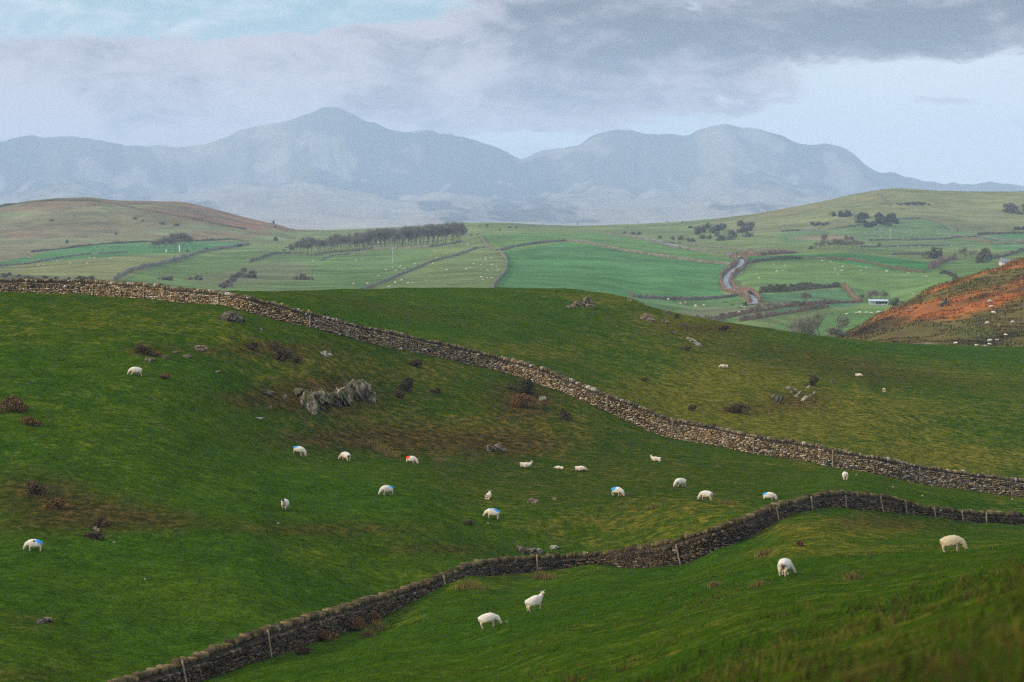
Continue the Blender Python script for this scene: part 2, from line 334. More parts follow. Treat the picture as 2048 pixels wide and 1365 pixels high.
lowf = 1-sstep(RR+3000*(mm-.5), 8200, 10800)      # pale moor grass on the lower slopes, heather and scree above, relief shade painted over
paint(mz*lowf*.85, (.36,.29,.215))
paint(mz*sstep(spur_shading, .50, .60)*(.75-.3*lowf), (.30,.26,.19))  # pale streaks paint the lit side of the spurs
paint(mz*sstep(fell_shade, .52, .62)*(.8-.3*lowf), (.020,.030,.040))  # dark patches paint shaded crags into the fell colour
paint(mz*(1-sstep(spur_shading, .36, .44))*.8, (.020,.026,.030))  # dark streaks paint gully shade into the fell colour
paint(mz*sstep(mm2, .56, .64)*.5, (.40,.35,.27))
GC[farz] = GC[farz]*.88+np.array((.030,.030,.016)); GC[bz] = bc[bz]; GC[nearz] = GCn[nearz]  # far fields greyed and lifted: haze paleness put into their colour
far_dry = np.clip((RR-431)/10, 0, 1)
kind = np.where(nearz, 0., 1.); GC *= .9
dry = np.where(bz, .3, dry); heath = np.where(bz, .15, heath)
kind = np.where(bz, .8, kind)
dry = np.clip(dry, 0, 1.2); heath = np.clip(heath, 0, 1.2)

def new_mesh_obj(name, verts, faces, mat, parent=None, smooth=False):
    me_ = bpy.data.meshes.new(name)
    verts = np.asarray(verts, np.float32)
    if isinstance(faces, np.ndarray):
        k = faces.shape[1]; nf = len(faces)
        me_.vertices.add(len(verts)); me_.vertices.foreach_set('co', verts.ravel())
        me_.loops.add(nf*k); me_.loops.foreach_set('vertex_index', faces.astype(np.int32).ravel())
        me_.polygons.add(nf); me_.polygons.foreach_set('loop_start', np.arange(0, nf*k, k, dtype=np.int32))
        me_.update(calc_edges=True)
    else:
        me_.from_pydata(verts.tolist(), [], faces); me_.update()
    if smooth: me_.polygons.foreach_set('use_smooth', np.ones(len(me_.polygons), bool))
    if mat: me_.materials.append(mat)
    o = bpy.data.objects.new(name, me_); COL.objects.link(o)
    if parent: o.parent = parent
    return o
def vattr(o, name, arr):
    arr = np.asarray(arr, np.float32)
    if arr.ndim == 1: o.data.attributes.new(name, 'FLOAT', 'POINT').data.foreach_set('value', arr)
    else:
        if arr.shape[1] == 3: arr = np.hstack([arr, np.ones((len(arr), 1), np.float32)])
        o.data.attributes.new(name, 'FLOAT_COLOR', 'POINT').data.foreach_set('color', arr.ravel())
def tag(o, label=None, cat=None, group=None, kind=None):
    if label: o['label'] = label
    if cat: o['category'] = cat
    if group: o['group'] = group
    if kind or cat: o['kind'] = kind or 'thing'
    return o
def empty(name, loc, rz=0):
    o = bpy.data.objects.new(name, None); COL.objects.link(o); o.location = loc; o.rotation_euler = (0, 0, rz); o.empty_display_size = .3
    return o
def copy_tree(o, parent=None):
    c = o.copy(); COL.objects.link(c); c.parent = parent
    for ch in list(o.children): copy_tree(ch, c)
    return c

# ------------------------------------------------------------ ground material
def pbr(name, rough=.9):
    mt = bpy.data.materials.new(name); mt.use_nodes = True; nb = NB(mt.node_tree)
    bs = mt.node_tree.nodes['Principled BSDF']; bs.inputs['Roughness'].default_value = rough; bs.inputs['Specular IOR Level'].default_value = .2
    return mt, nb, bs
gm, g, gb = pbr('turf_and_heath', .95); gb.inputs['Specular IOR Level'].default_value = .0
def attr(nb, name, out='Color'):
    nd = nb.n('ShaderNodeAttribute'); nd.attribute_name = name; return nd.outputs[out]
gc = g.n('ShaderNodeTexCoord').outputs['Object']
base = attr(g, 'turf'); dr = attr(g, 'dry', 'Fac'); he = attr(g, 'heath', 'Fac'); kd = attr(g, 'far', 'Fac')
na = g.noise(gc, .42, 9, .70, .15); nb_ = g.noise(gc, 1.5, 6, .72, .1); nc = g.noise(gc, 5.5, 5, .75); nd_ = g.noise(gc, .09, 5, .5)
nf = g.noise(gc, .045, 8, .68, .4); nm = g.noise(gc, .006, 9, .66)
fine = g.m('MULTIPLY', g.m('MULTIPLY', g.ss(nc, .25, .75, .45, 1.55), g.ss(nb_, .3, .7, .68, 1.32)), g.ss(na, .36, .64, .84, 1.16))
c0 = g.mix(g.ss(nd_, .3, .7), base, g.mix(1., base, (1.45,1.12,.95), 'MULTIPLY'))
thr_ = g.m('ADD', g.m('MULTIPLY', dr, .62), g.m('MULTIPLY', na, 1.0))
mdry = g.ss(g.m('ADD', thr_, g.m('MULTIPLY', g.m('SUBTRACT', nb_, .5), .5)), .64, 1.10)
c1 = g.mix(mdry, c0, g.mix(g.ss(nb_, .35, .7), (.050,.072,.005), (.155,.118,.016)))
mh = g.ss(g.m('ADD', g.m('MULTIPLY', he, .7), g.m('ADD', g.m('MULTIPLY', na, .55), g.m('MULTIPLY', nc, .25))), .54, .90)
c2 = g.mix(g.m('MULTIPLY', mh, .85), c1, g.mix(g.ss(nb_, .38, .66), (.030,.022,.007), (.085,.044,.014)))
cn = g.mix(1., c2, g.xyz(fine, fine, fine), 'MULTIPLY')
ff = g.m('MULTIPLY', g.ss(nf, .3, .7, .74, 1.26), g.ss(nm, .3, .7, .85, 1.15))
cf = g.mix(1., base, g.xyz(ff, ff, ff), 'MULTIPLY')
g.put(gb.inputs['Base Color'], g.mix(kd, cn, cf))
bp = g.n('ShaderNodeBump'); bp.inputs['Strength'].default_value = .8; bp.inputs['Distance'].default_value = .22
g.put(bp.inputs['Height'], g.m('ADD', nb_, g.m('MULTIPLY', nc, .6)))
bp2 = g.n('ShaderNodeBump'); bp2.inputs['Strength'].default_value = .7; bp2.inputs['Distance'].default_value = 3.5
g.put(bp2.inputs['Height'], g.m('MULTIPLY', nf, kd)); g.put(bp2.inputs['Normal'], bp.outputs[0])
bp3 = g.n('ShaderNodeBump'); bp3.inputs['Strength'].default_value = 1.; bp3.inputs['Distance'].default_value = 90
g.put(bp3.inputs['Height'], g.m('MULTIPLY', nm, attr(g, 'fell', 'Fac'))); g.put(bp3.inputs['Normal'], bp2.outputs[0])
g.put(gb.inputs['Normal'], bp3.outputs[0])

ii = np.arange(NT-1)[:, None]; kk = np.arange(NR-1)[None, :]
q0 = (ii*NR+kk).ravel()
faces = np.stack([q0, q0+NR, q0+NR+1, q0+1], 1)[:, ::-1]
# close the circle behind the camera and the hole under it
seam = np.stack([np.arange(NR-1)+(NT-1)*NR, np.arange(NR-1), np.arange(1, NR), np.arange(1, NR)+(NT-1)*NR], 1)[:, ::-1]
Z[-1] = Z[0] = (Z[-1]+Z[0])/2
faces = np.vstack([faces, seam])
terr = new_mesh_obj('ground', np.stack([X.ravel(), Y.ravel(), Z.ravel()], 1), faces, gm, smooth=True)
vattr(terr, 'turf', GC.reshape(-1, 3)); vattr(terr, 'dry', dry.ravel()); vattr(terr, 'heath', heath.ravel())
vattr(terr, 'far', kind.ravel()); vattr(terr, 'fell', sstep(RR, 5500, 7500).ravel())
tag(terr, kind='structure')

# ------------------------------------------------------------ shared materials
def noisy(name, ca, cb, scale=3., rough=.9, cc=None, bump=.0, vcol=None, spec=.15, contrast=(.35,.65)):
    mt, nb, bs = pbr(name, rough); bs.inputs['Specular IOR Level'].default_value = spec
    oc = nb.n('ShaderNodeTexCoord').outputs['Object']
    n_ = nb.noise(oc, scale, 6, .62, .2)
    col = nb.mix(nb.ss(n_, *contrast), ca, cb)
    if cc is not None: col = nb.mix(nb.ss(nb.noise(oc, scale*.37, 5, .6), .52, .68), col, cc)
    if vcol: col = nb.mix(1., col, attr(nb, vcol), 'MULTIPLY')
    nb.put(bs.inputs['Base Color'], col)
    if bump:
        bp_ = nb.n('ShaderNodeBump'); bp_.inputs['Strength'].default_value = .9; bp_.inputs['Distance'].default_value = bump
        nb.put(bp_.inputs['Height'], n_); nb.put(bs.inputs['Normal'], bp_.outputs[0])
    return mt
M = {}
M['stone'] = noisy('wall_stone', (.62,.60,.56), (1.15,1.1,1.02), 9, .92, vcol='tint')
M['core'] = noisy('wall_core', (.030,.024,.016), (.055,.042,.026), 4)
M['wood'] = noisy('weathered_wood', (.19,.15,.09), (.30,.24,.155), 12)
M['heather'] = noisy('heather_leaf', (.055,.036,.018), (.11,.07,.034), 5, cc=(.075,.060,.025))
M['gorse'] = noisy('gorse_leaf', (.030,.034,.013), (.065,.060,.024), 4)
M['bracken'] = noisy('bracken_leaf', (.10,.045,.018), (.21,.105,.035), 3, cc=(.07,.045,.018))
M['stem'] = noisy('woody_stem', (.05,.036,.022), (.10,.075,.05), 8)
M['rock'] = noisy('lichen_rock', (.045,.037,.022), (.19,.165,.115), 2.0, .9, cc=(.070,.066,.024), bump=.3, contrast=(.40,.62))
_mt, _nb, _bs = pbr('strata_rock', .9); _oc = _nb.n('ShaderNodeTexCoord').outputs['Object']; _mp = _nb.n('ShaderNodeMapping'); _nb.put(_mp.inputs[0], _oc)
_mp.inputs['Rotation'].default_value = (0, .62, 0); _mp.inputs['Scale'].default_value = (2.6, .8, .5); _s1 = _nb.noise(_mp.outputs[0], 1.0, 7, .66, .3); _s2 = _nb.noise(_oc, 1.3, 6, .65)
_c = _nb.mix(_nb.ss(_s1, .38, .60), (.034,.026,.014), (.24,.20,.13)); _c = _nb.mix(_nb.ss(_s2, .47, .57, 0., .9), _c, (.060,.060,.016)); _nb.put(_bs.inputs['Base Color'], _c); M['strata'] = _mt
M['rockp'] = noisy('pale_rock', (.09,.078,.052), (.30,.27,.205), 2.6, .9, bump=.12, contrast=(.3,.6))
M['rockt'] = noisy('tan_rock', (.075,.056,.030), (.21,.16,.10), 2.6, .9, bump=.12)
M['straw'] = noisy('straw_grass', (.11,.088,.024), (.23,.17,.05), 2)
M['farwall'] = noisy('field_wall_stone', (.085,.080,.058), (.19,.175,.13), .6, cc=(.09,.09,.05))
M['hedge'] = noisy('winter_hedge', (.10,.065,.042), (.20,.125,.085), .5, cc=(.07,.065,.03))
M['dhedge'] = noisy('dark_hedge', (.060,.056,.028), (.12,.10,.055), .5)
M['twig'] = noisy('bare_twigs', (.11,.085,.064), (.19,.15,.115), .6)
M['twigd'] = noisy('dark_bare_twigs', (.095,.076,.055), (.17,.14,.105), .5)
M['twigg'] = noisy('lichened_twigs', (.13,.14,.085), (.24,.24,.155), .7)
M['evergreen'] = noisy('evergreen_leaf', (.032,.042,.020), (.065,.075,.038), .8)
M['road'] = noisy('wet_asphalt', (.11,.115,.125), (.18,.19,.205), .8, .5, spec=.4)
M['verge'] = noisy('road_verge', (.10,.09,.05), (.16,.13,.08), .7)
M['sheetmetal'] = noisy('pale_sheet_roof', (.36,.39,.42), (.50,.53,.56), .8, .5)
M['boards'] = noisy('whitewashed_boards', (.26,.28,.28), (.44,.45,.43), 1.0)
M['bayshade'] = noisy('bay_shade_tone', (.03,.035,.04), (.06,.065,.07), 1.0)  # colour standing in for the shade inside the barn
M['render'] = noisy('pink_render', (.50,.36,.30), (.62,.48,.42), 1.0)
M['slate'] = noisy('slate_roof', (.14,.15,.17), (.24,.25,.27), 1.0)
M['polew'] = noisy('pale_pole', (.34,.32,.28), (.50,.48,.42), 3)
M['white'] = noisy('white_paint', (.75,.75,.73), (.85,.85,.83), 3)

# ------------------------------------------------------------ dry stone walls
def path_from(tab, dx=4):
    xs = np.array([q[0] for q in tab], float)
    xd = np.arange(xs[0], xs[-1]+.1, dx)
    top = pchip(xs, [q[1] for q in tab], xd); bas = pchip(xs, [q[2] for q in tab], xd); r = pchip(xs, [q[3] for q in tab], xd)
    P = [];H = []
    for a_, t_, b_, r_ in zip(xd, top, bas, r):
        p = at_r(a_, r_); P.append(p)
        _, tt_ = ray(a_, t_); H.append(max(.7, float(tt_)*r_-p.z))
    return np.array([tuple(p) for p in P]), np.array(H), xd
BOX = np.array([[-1,-1,-1],[1,-1,-1],[1,1,-1],[-1,1,-1],[-1,-1,1],[1,-1,1],[1,1,1],[-1,1,1]], float)
BF = np.array([[0,3,2,1],[4,5,6,7],[0,1,5,4],[1,2,6,5],[2,3,7,6],[3,0,4,7]])
def smoothed(a, k=5):
    ker = np.ones(k)/k; p_ = np.pad(a, (k//2, k//2), mode='edge'); return np.convolve(p_, ker, 'valid')
def stone_wall(name, tab, label, palette, cpal, seed, pale=.04):
    rs = np.random.RandomState(seed)
    P, H, xd = path_from(tab); H = smoothed(H, 7)-(.13 if pale < .03 else 0)
    P[:, 0] = smoothed(P[:, 0], 5); P[:, 1] = smoothed(P[:, 1], 5)
    seg = np.hypot(np.diff(P[:, 0]), np.diff(P[:, 1])); S = np.concatenate([[0], np.cumsum(seg)]); L = S[-1]
    def at(s):
        x = np.interp(s, S, P[:, 0]); y = np.interp(s, S, P[:, 1]); h = np.interp(s, S, H)
        x2 = np.interp(s+.4, S, P[:, 0]); y2 = np.interp(s+.4, S, P[:, 1]); x1 = np.interp(s-.4, S, P[:, 0]); y1 = np.interp(s-.4, S, P[:, 1])
        d = np.array([x2-x1, y2-y1]); d /= np.linalg.norm(d)+1e-9
        return x, y, h, d
    root = empty(name, tuple(P[len(P)//2]))
    org = P[len(P)//2].copy()
    V_, C_ = [], []; CV, CC = [], []
    nst = int(L/.1); gz = np.array([ground(*at(s)[:2]) for s in np.linspace(0, L, nst)]); sg = np.linspace(0, L, nst)
    gz = smoothed(gz, 9)
    def add(Vl, Cl, x, y, z, d, lx, ly, lz, col, tilt=0.):
        nrm = np.array([-d[1], d[0]])
        bx = BOX*np.array([lx/2, ly/2, lz/2])*(1+rs.uniform(-.22, .12, (8, 3)))
        if tilt:
            c, s_ = math.cos(tilt), math.sin(tilt); bx = np.stack([bx[:, 0]*c-bx[:, 2]*s_, bx[:, 1], bx[:, 0]*s_+bx[:, 2]*c], 1)
        w_ = np.stack([x+bx[:, 0]*d[0]+bx[:, 1]*nrm[0], y+bx[:, 0]*d[1]+bx[:, 1]*nrm[1], z+bx[:, 2]], 1)
        Vl.append(w_-org); Cl.append(np.repeat(np.array(col)[None], 8, 0))
    def pick(pal):
        c = np.array(pal[rs.randint(len(pal))])*rs.uniform(.45, 1.25)
        if rs.rand() < pale: c = np.array((.50, .47, .42))*rs.uniform(.7, 1.1)*(1 if pale > .03 else .45)
        return c
    for side in (-1, 1):
        z = .0; row = 0
        while z < 2.6:
            hh = rs.uniform(.07, .16); s = rs.uniform(0, .3)
            while s < L:
                ln = rs.uniform(.09, .23)*rs.choice([1, 1, 1.5, 2.1])*(1.25 if row < 3 else 1); x, y, h, d = at(s+ln/2)
                wob = .06*math.sin(s*.7+side)+.05*math.sin(s*2.3)
                if z+hh < h-.17+wob*.5:
                    g_ = np.interp(s+ln/2, sg, gz); off = (.34-.10*(z/max(h, .1)))*side+rs.uniform(-.06, .06)
                    nrm = np.array([-d[1], d[0]])
                    add(V_, C_, x+nrm[0]*off, y+nrm[1]*off, g_-.12+z+hh/2+.03*math.sin(s*1.9+row), d, ln*.93, .28, hh*.95, pick(palette), rs.uniform(-.16, .16))
                s += ln
            z += hh; row += 1
    s = 0
    while s < L:
        ln = rs.uniform(.08, .34); x, y, h, d = at(s+ln/2); g_ = np.interp(s+ln/2, sg, gz)
        wob = .05*math.sin(s*.7)+.05*math.sin(s*2.3)
        hh = rs.uniform(.10, .36)
        add(CV, CC, x, y, g_+h-.23+wob*.5+hh/2, d, ln*.98, rs.uniform(.42, .60), hh, pick(cpal), rs.uniform(-.25, .45))
        s += ln
    def fin(nm, Vl, Cl):
        n_ = len(Vl); vv = np.vstack(Vl); ff_ = (BF[None]+(np.arange(n_)*8)[:, None, None]).reshape(-1, 4)
        o = new_mesh_obj(nm, vv, ff_, M['stone'], root); vattr(o, 'tint', np.vstack(Cl)); return o
    fin('stonework', V_, C_); fin('coping', CV, CC)
    if pale < .03:      # dead grass and moss that fringe the coping
        n_ = int(L*90); s_ = rs.uniform(0, L, n_); q = []
        for t in s_:
            x, y, h, d = at(t); g_ = np.interp(t, sg, gz); w0 = .05*math.sin(t*.7)+.05*math.sin(t*2.3); o_ = rs.uniform(-.26, .26); z0 = g_+h-.23+w0*.5+rs.uniform(.0, .2)
            p0 = np.array([x-d[1]*o_, y+d[0]*o_, z0])-org; a_ = rs.uniform(0, 6.28); wv = np.array([math.cos(a_), math.sin(a_), 0])*.016
            q += [p0-wv, p0+wv, p0+np.array([rs.normal(0, .07), rs.normal(0, .07), rs.uniform(.05, .17)*(1+.6*math.sin(t*1.3)*math.sin(t*.31))])]
        new_mesh_obj('grass_fringe', np.array(q), np.arange(3*n_).reshape(-1, 3), M['straw'], root)
    # packed rubble heart
    vs = []; ss_ = np.arange(0, L, .5)
    for s in ss_:
        x, y, h, d = at(s); g_ = np.interp(s, sg, gz); n_ = np.array([-d[1], d[0]])
        for o_, z in ((-.29, -.4), (-.22, h-.22), (.22, h-.22), (.29, -.4)): vs.append((x+n_[0]*o_-org[0], y+n_[1]*o_-org[1], g_+z-org[2]))
    fs = []
    for i in range(len(ss_)-1):
        for j in range(3): a_ = i*4+j; fs.append((a_, a_+4, a_+5, a_+1))
    fs += [(0,1,2,3), tuple(len(vs)-4+q for q in (3,2,1,0))]
    new_mesh_obj('rubble_core', vs, fs, M['core'], root)
    tag(root, label, 'stone wall')
    return at, S, xd, P, gz, sg
warm = [(.34,.25,.145),(.21,.155,.085),(.42,.33,.20),(.11,.078,.043),(.29,.195,.10),(.25,.205,.13)]
warmc = [(.23,.18,.105),(.16,.125,.06),(.28,.22,.13),(.12,.09,.048)]
darkp = [(.095,.066,.038),(.058,.041,.024),(.13,.094,.056),(.036,.026,.016),(.08,.062,.032)]
darkc = [(.14,.105,.045),(.095,.075,.028),(.17,.13,.06),(.065,.048,.024)]
upper = stone_wall('dry_stone_wall', UPP, 'long pale brown dry stone wall running from the left skyline down to the right edge', warm, warmc, 3, .06)
lower = stone_wall('dry_stone_wall', LOW, 'dark nearer dry stone wall with a mossy grass topped coping rising from bottom left', darkp, darkc, 4, .012)

# posts that stand against the walls
def post_mesh(seed):
    rs = random.Random(seed); vs = []; n = 7; H_ = 1.45
    for k, (z, r) in enumerate([(-.25,.052),(.3,.052),(.8,.048),(1.2,.047),(H_-.05,.045),(H_,.02)]):
        ox, oy = rs.uniform(-.012,.012), rs.uniform(-.012,.012)
        for i in range(n): a_ = 2*math.pi*i/n; vs.append((ox+r*math.cos(a_)*rs.uniform(.9,1.1), oy+r*math.sin(a_)*rs.uniform(.9,1.1), z))
    fs = [(k*n+i, k*n+(i+1)%n, (k+1)*n+(i+1)%n, (k+1)*n+i) for k in range(5) for i in range(n)]+[tuple(range(n))[::-1], tuple(5*n+i for i in range(n))]
    return vs, fs
pm = [post_mesh(i) for i in range(3)]
pmesh = []
for v_, f_ in pm:
    o_ = new_mesh_obj('wooden_post', v_, f_, M['wood'], smooth=True); pmesh.append(o_.data); bpy.data.objects.remove(o_)
def posts(tab, pts, which, grp):
    P, H, xd = path_from(tab)
    words = ['leftmost','second','third','fourth','fifth','sixth','seventh','eighth','ninth','tenth','eleventh','twelfth','thirteenth','fourteenth']
    for i, (px, lean, sc) in enumerate(pts):
        x = np.interp(px, xd, P[:, 0]); y = np.interp(px, xd, P[:, 1]); h = np.interp(px, xd, H)
        j = int(np.clip(np.searchsorted(xd, px), 2, len(xd)-3)); d = P[j+2, :2]-P[j-2, :2]; d /= np.linalg.norm(d); nrm = np.array([d[1], -d[0]])
        if nrm[1] > 0: nrm = -nrm
        x += nrm[0]*.53; y += nrm[1]*.53
        o = bpy.data.objects.new('wooden_post', pmesh[i % 3]); COL.objects.link(o)
        o.location = (x, y, ground(x, y)-.05); s_ = sc*(h+.06)/1.45; o.scale = (1.15, 1.15, s_)
        o.rotation_euler = (-.03, lean, random.uniform(0, 3))
        o.rotation_mode = 'XYZ'; o.rotation_euler = (-.04, lean, 0)
        w_ = words[i] if i == 0 else words[i]+' from the left'
        tag(o, f'thin weathered wooden post against the {which} wall, {w_} along it', 'fence post', grp)
posts(UPP, [(55,0,.95),(193,.02,.8),(295,0,.98),(445,.02,.95),(618,0,.85),(703,.01,.8),(833,0,.85),(950,.02,.8),(1082,0,.9),(1219,0,.95),(1350,0,.95),(1512,0,.85),(1668,0,.95),(1837,0,.9)], 'pale upper', 'posts along the upper wall')
posts(LOW, [(350,-.16,.98),(521,-.13,.98),(640,-.24,.85),(873,-.12,.9),(1066,-.04,1.0),(1371,-.22,.75),(1544,-.15,.75),(1613,-.08,.9),(1681,-.05,.8),(1756,-.16,.9),(1806,-.12,.9),(1864,-.12,.9),(1920,-.06,.9),(1968,-.04,.9)], 'dark lower', 'posts along the lower wall')

# ------------------------------------------------------------ plants
def rot_rand(rs, n):
    a_ = rs.normal(size=(n, 3)); a_ /= np.linalg.norm(a_, axis=1)[:, None]
    b_ = rs.normal(size=(n, 3)); b_ -= a_*np.sum(a_*b_, 1)[:, None]; b_ /= np.linalg.norm(b_, axis=1)[:, None]
    return a_, b_
def leafcloud(rs, centers, size, aspect=.45):
    n = len(centers); a_, b_ = rot_rand(rs, n); s = size*rs.uniform(.6, 1.4, n)[:, None]
    v_ = np.stack([centers-a_*s, centers+b_*s*aspect, centers+a_*s, centers-b_*s*aspect], 1).reshape(-1, 3)
    return v_, np.arange(4*n).reshape(n, 4)
def lumpy(rs, n, w_, d_, h_, lobes=7, hollow=.35):
    cs = []; L_ = []
    for i in range(lobes):
        a_ = rs.uniform(0, 2*math.pi); q = rs.uniform(0, .85); L_.append((math.cos(a_)*q*w_/2, math.sin(a_)*q*d_/2, rs.uniform(.15, .70)*h_*(1.1-.5*q), rs.uniform(.26, .52)))
    while len(cs) < n:
        l_ = L_[rs.randint(lobes)]; v_ = rs.normal(size=3); v_ /= np.linalg.norm(v_); v_ *= rs.uniform(hollow, 1)**.5*l_[3]
        p = np.array([l_[0]+v_[0]*w_/2*.85, l_[1]+v_[1]*d_/2*.85, l_[2]+v_[2]*h_*.75])
        if p[2] > -.05*h_: cs.append(p)
    return np.array(cs)
def stems(rs, w_, d_, h_, n, r0):
    vs, fs = [], []
    for i in range(n):
        a_ = rs.uniform(0, 2*math.pi); e = np.array([math.cos(a_)*w_*.32*rs.rand(), math.sin(a_)*d_*.32*rs.rand(), h_*.62]); b0 = e*np.array([.25,.25,0])-np.array([0,0,.15*h_])
        k = len(vs)
        for p, r in ((b0, r0), ((b0+e)/2+rs.normal(size=3)*h_*.04, r0*.7), (e, r0*.3)):
            for j in range(4): t = j*math.pi/2; vs.append(p+np.array([math.cos(t)*r, math.sin(t)*r, 0]))
        for q in range(2):
            for j in range(4): fs.append((k+q*4+j, k+q*4+(j+1)%4, k+q*4+4+(j+1)%4, k+q*4+4+j))
    return vs, fs
def bush(name, loc, w_, d_, h_, mat, label, cat='bush', n=900, leaf=.09, group=None, seed=1, lobes=7):
    rs = np.random.RandomState(seed); root = empty(name, loc)
    v_, f_ = leafcloud(rs, lumpy(rs, n, w_, d_, h_, lobes), leaf)
    new_mesh_obj('foliage', v_, f_, M[mat], root)
    sv, sf = stems(rs, w_, d_, h_, 9, .03*max(h_, .6)); new_mesh_obj('stem', sv, sf, M['stem'], root)
    return tag(root, label, cat, group)
def size_at(p): return math.hypot(p.x, p.y)/F
near_bush = [ # px, base y, w px, h px, material, label
 (1050,787,58,28,'gorse','broad dark gorse bush below the upper wall, largest of the near bushes'),
 (1042,812,56,24,'bracken','brown bracken patch directly below the broad dark gorse bush'),
 (817,783,38,30,'gorse','rounded dark bush right of the rocky crag'),
 (802,795,30,18,'heather','low brown bush touching the rounded dark bush right of the crag'),
 (872,787,26,12,'heather','small low brown shrub furthest right of the crag bushes'),
 (836,734,34,16,'heather','flat dark heather clump just below the upper wall'),
 (565,720,32,26,'heather','dark brown upright heather bush above the crag'),
 (548,698,24,16,'heather','faint brown heather tuft just above the dark upright bush'),
 (595,724,30,12,'bracken','small rusty bracken clump at the foot of the dark upright bush'),
 (503,698,22,14,'heather','small dark brown bush left of the heather tufts above the crag'),
 (286,709,36,22,'heather','dark brown heather bush above the lone walking sheep'),
 (312,713,22,10,'bracken','low reddish clump beside the heather bush above the walking sheep'),
 (1131,840,26,26,'heather','small upright brown shrub alone right of the gorse bush'),
 (1627,771,30,18,'heather','small dark reddish bush on the slope beyond the upper wall'),
 (1384,822,18,12,'heather','little dark tuft bush just above the upper wall'),
 (1473,826,46,18,'heather','dark matted heather clump above the upper wall, right of the little tuft'),
 (1288,762,24,6,'heather','thin dark strip of heather on the far side slope'),
 (327,757,24,10,'bracken','rusty bracken patch right of the walking sheep'),
 (25,822,60,26,'bracken','rusty bank of bracken at the left edge, higher part'),
 (62,850,44,16,'bracken','rusty bank of bracken at the left edge, lower end'),
 (612,1308,34,16,'heather','small dark hollow bush in front of the lower wall'),
 (640,1282,56,26,'bracken','brown bracken lying against the lower wall left of its bend'),
 (705,1262,70,30,'bracken','large brown bracken clump heaped against the lower wall'),
 (752,1246,46,20,'bracken','rusty bracken at the wall foot where tall grass begins'),
 (185,1078,40,16,'heather','dark brown heather clump above the leftmost sheep'),
 (205,1055,40,18,'heather','brown heather mound up the slope from the leftmost sheep'),
 (75,990,46,26,'heather','dark heather mound in the brown patch at the left'),
 (118,1018,50,20,'bracken','rusty bracken tangle in the brown patch at the left'),
 (1353,636,16,8,'heather','tiny dark bush on the skyline of the green hill'),
 (1448,662,24,12,'heather','small dark bush low on the right shoulder of the green hill'),
 (1372,700,20,8,'heather','low brown tuft beside the pale rock on the green hill shoulder'),
 (940,1050,24,8,'heather','low brown tuft below the sheep with blue marks'),
 (1600,1092,20,8,'bracken','small orange tuft on the grass inside the wall bend'),
 (1500,1000,0,0,'bracken',''),
]
for i, (px, py, wp, hp, mt, lb) in enumerate(near_bush):
    if not lb: continue
    p = hit(px, py); s_ = size_at(p); W_, H_ = wp*s_*1.2, hp*s_*1.15
    bush({'gorse':'gorse_bush','heather':'heather_bush','bracken':'bracken_clump'}[mt], p, W_, W_*.8, H_, mt, lb, 'bush', n=int(np.clip(1100*W_*H_/1.5, 450, 4200)), leaf=.075 if mt != 'gorse' else .065, seed=100+i, lobes=6+int(W_*2))
# straw coloured tall grass clumps
straw = [(745,893,24,14,'bleached tall grass tuft left of the red marked sheep'),(765,905,30,16,'golden tall grass clump beside the red marked sheep'),(785,914,26,12,'golden grass at the ditch edge left of the red marked sheep'),
 (880,924,30,8,'thin straw grass right of the red marked sheep'),(940,1178,46,18,'tall straw coloured grass in front of the lower wall'),(1085,1158,46,16,'tall straw coloured grass below a wall post near the standing sheep'),
 (755,1262,30,22,'tall straw grass at the right foot of the bracken heap'),(735,1275,24,16,'bleached grass stalks below the bracken heap'),(1450,1008,24,8,'small straw tuft beyond the lower wall'),
 (1310,1015,24,6,'pale straw streak below the middle sheep'),(1531,1112,30,14,'reedy straw grass in the hollow by the lower wall'),(1432,1172,24,10,'orange grass tuft in the near field, left one'),(1520,1172,36,10,'orange grass tuft in the near field, right one'),
 (1705,1160,24,14,'blurred orange tuft in the near grass')]
for i, (px, py, wp, hp, lb) in enumerate(straw):
    p = hit(px, py); s_ = size_at(p); W_, H_ = wp*s_, hp*s_*1.2; rs = np.random.RandomState(300+i)
    n = int(260*max(1, W_)); bx = np.stack([rs.normal(0, W_*.26, n), rs.normal(0, W_*.18, n), np.full(n, -.08)], 1)
    hh = H_*rs.uniform(.4, 1.05, n); tip = bx+np.stack([rs.normal(0, .12, n), rs.normal(0, .12, n), hh+.08], 1); a_ = rs.uniform(0, 6.3, n); wd = np.stack([np.cos(a_), np.sin(a_), 0*a_], 1)*.018
    v_ = np.stack([bx-wd, bx+wd, tip], 1).reshape(-1, 3)
    o = new_mesh_obj('straw_grass', v_, np.arange(3*n).reshape(n, 3), M['straw']); o.location = p
    tag(o, lb, 'grass clump')

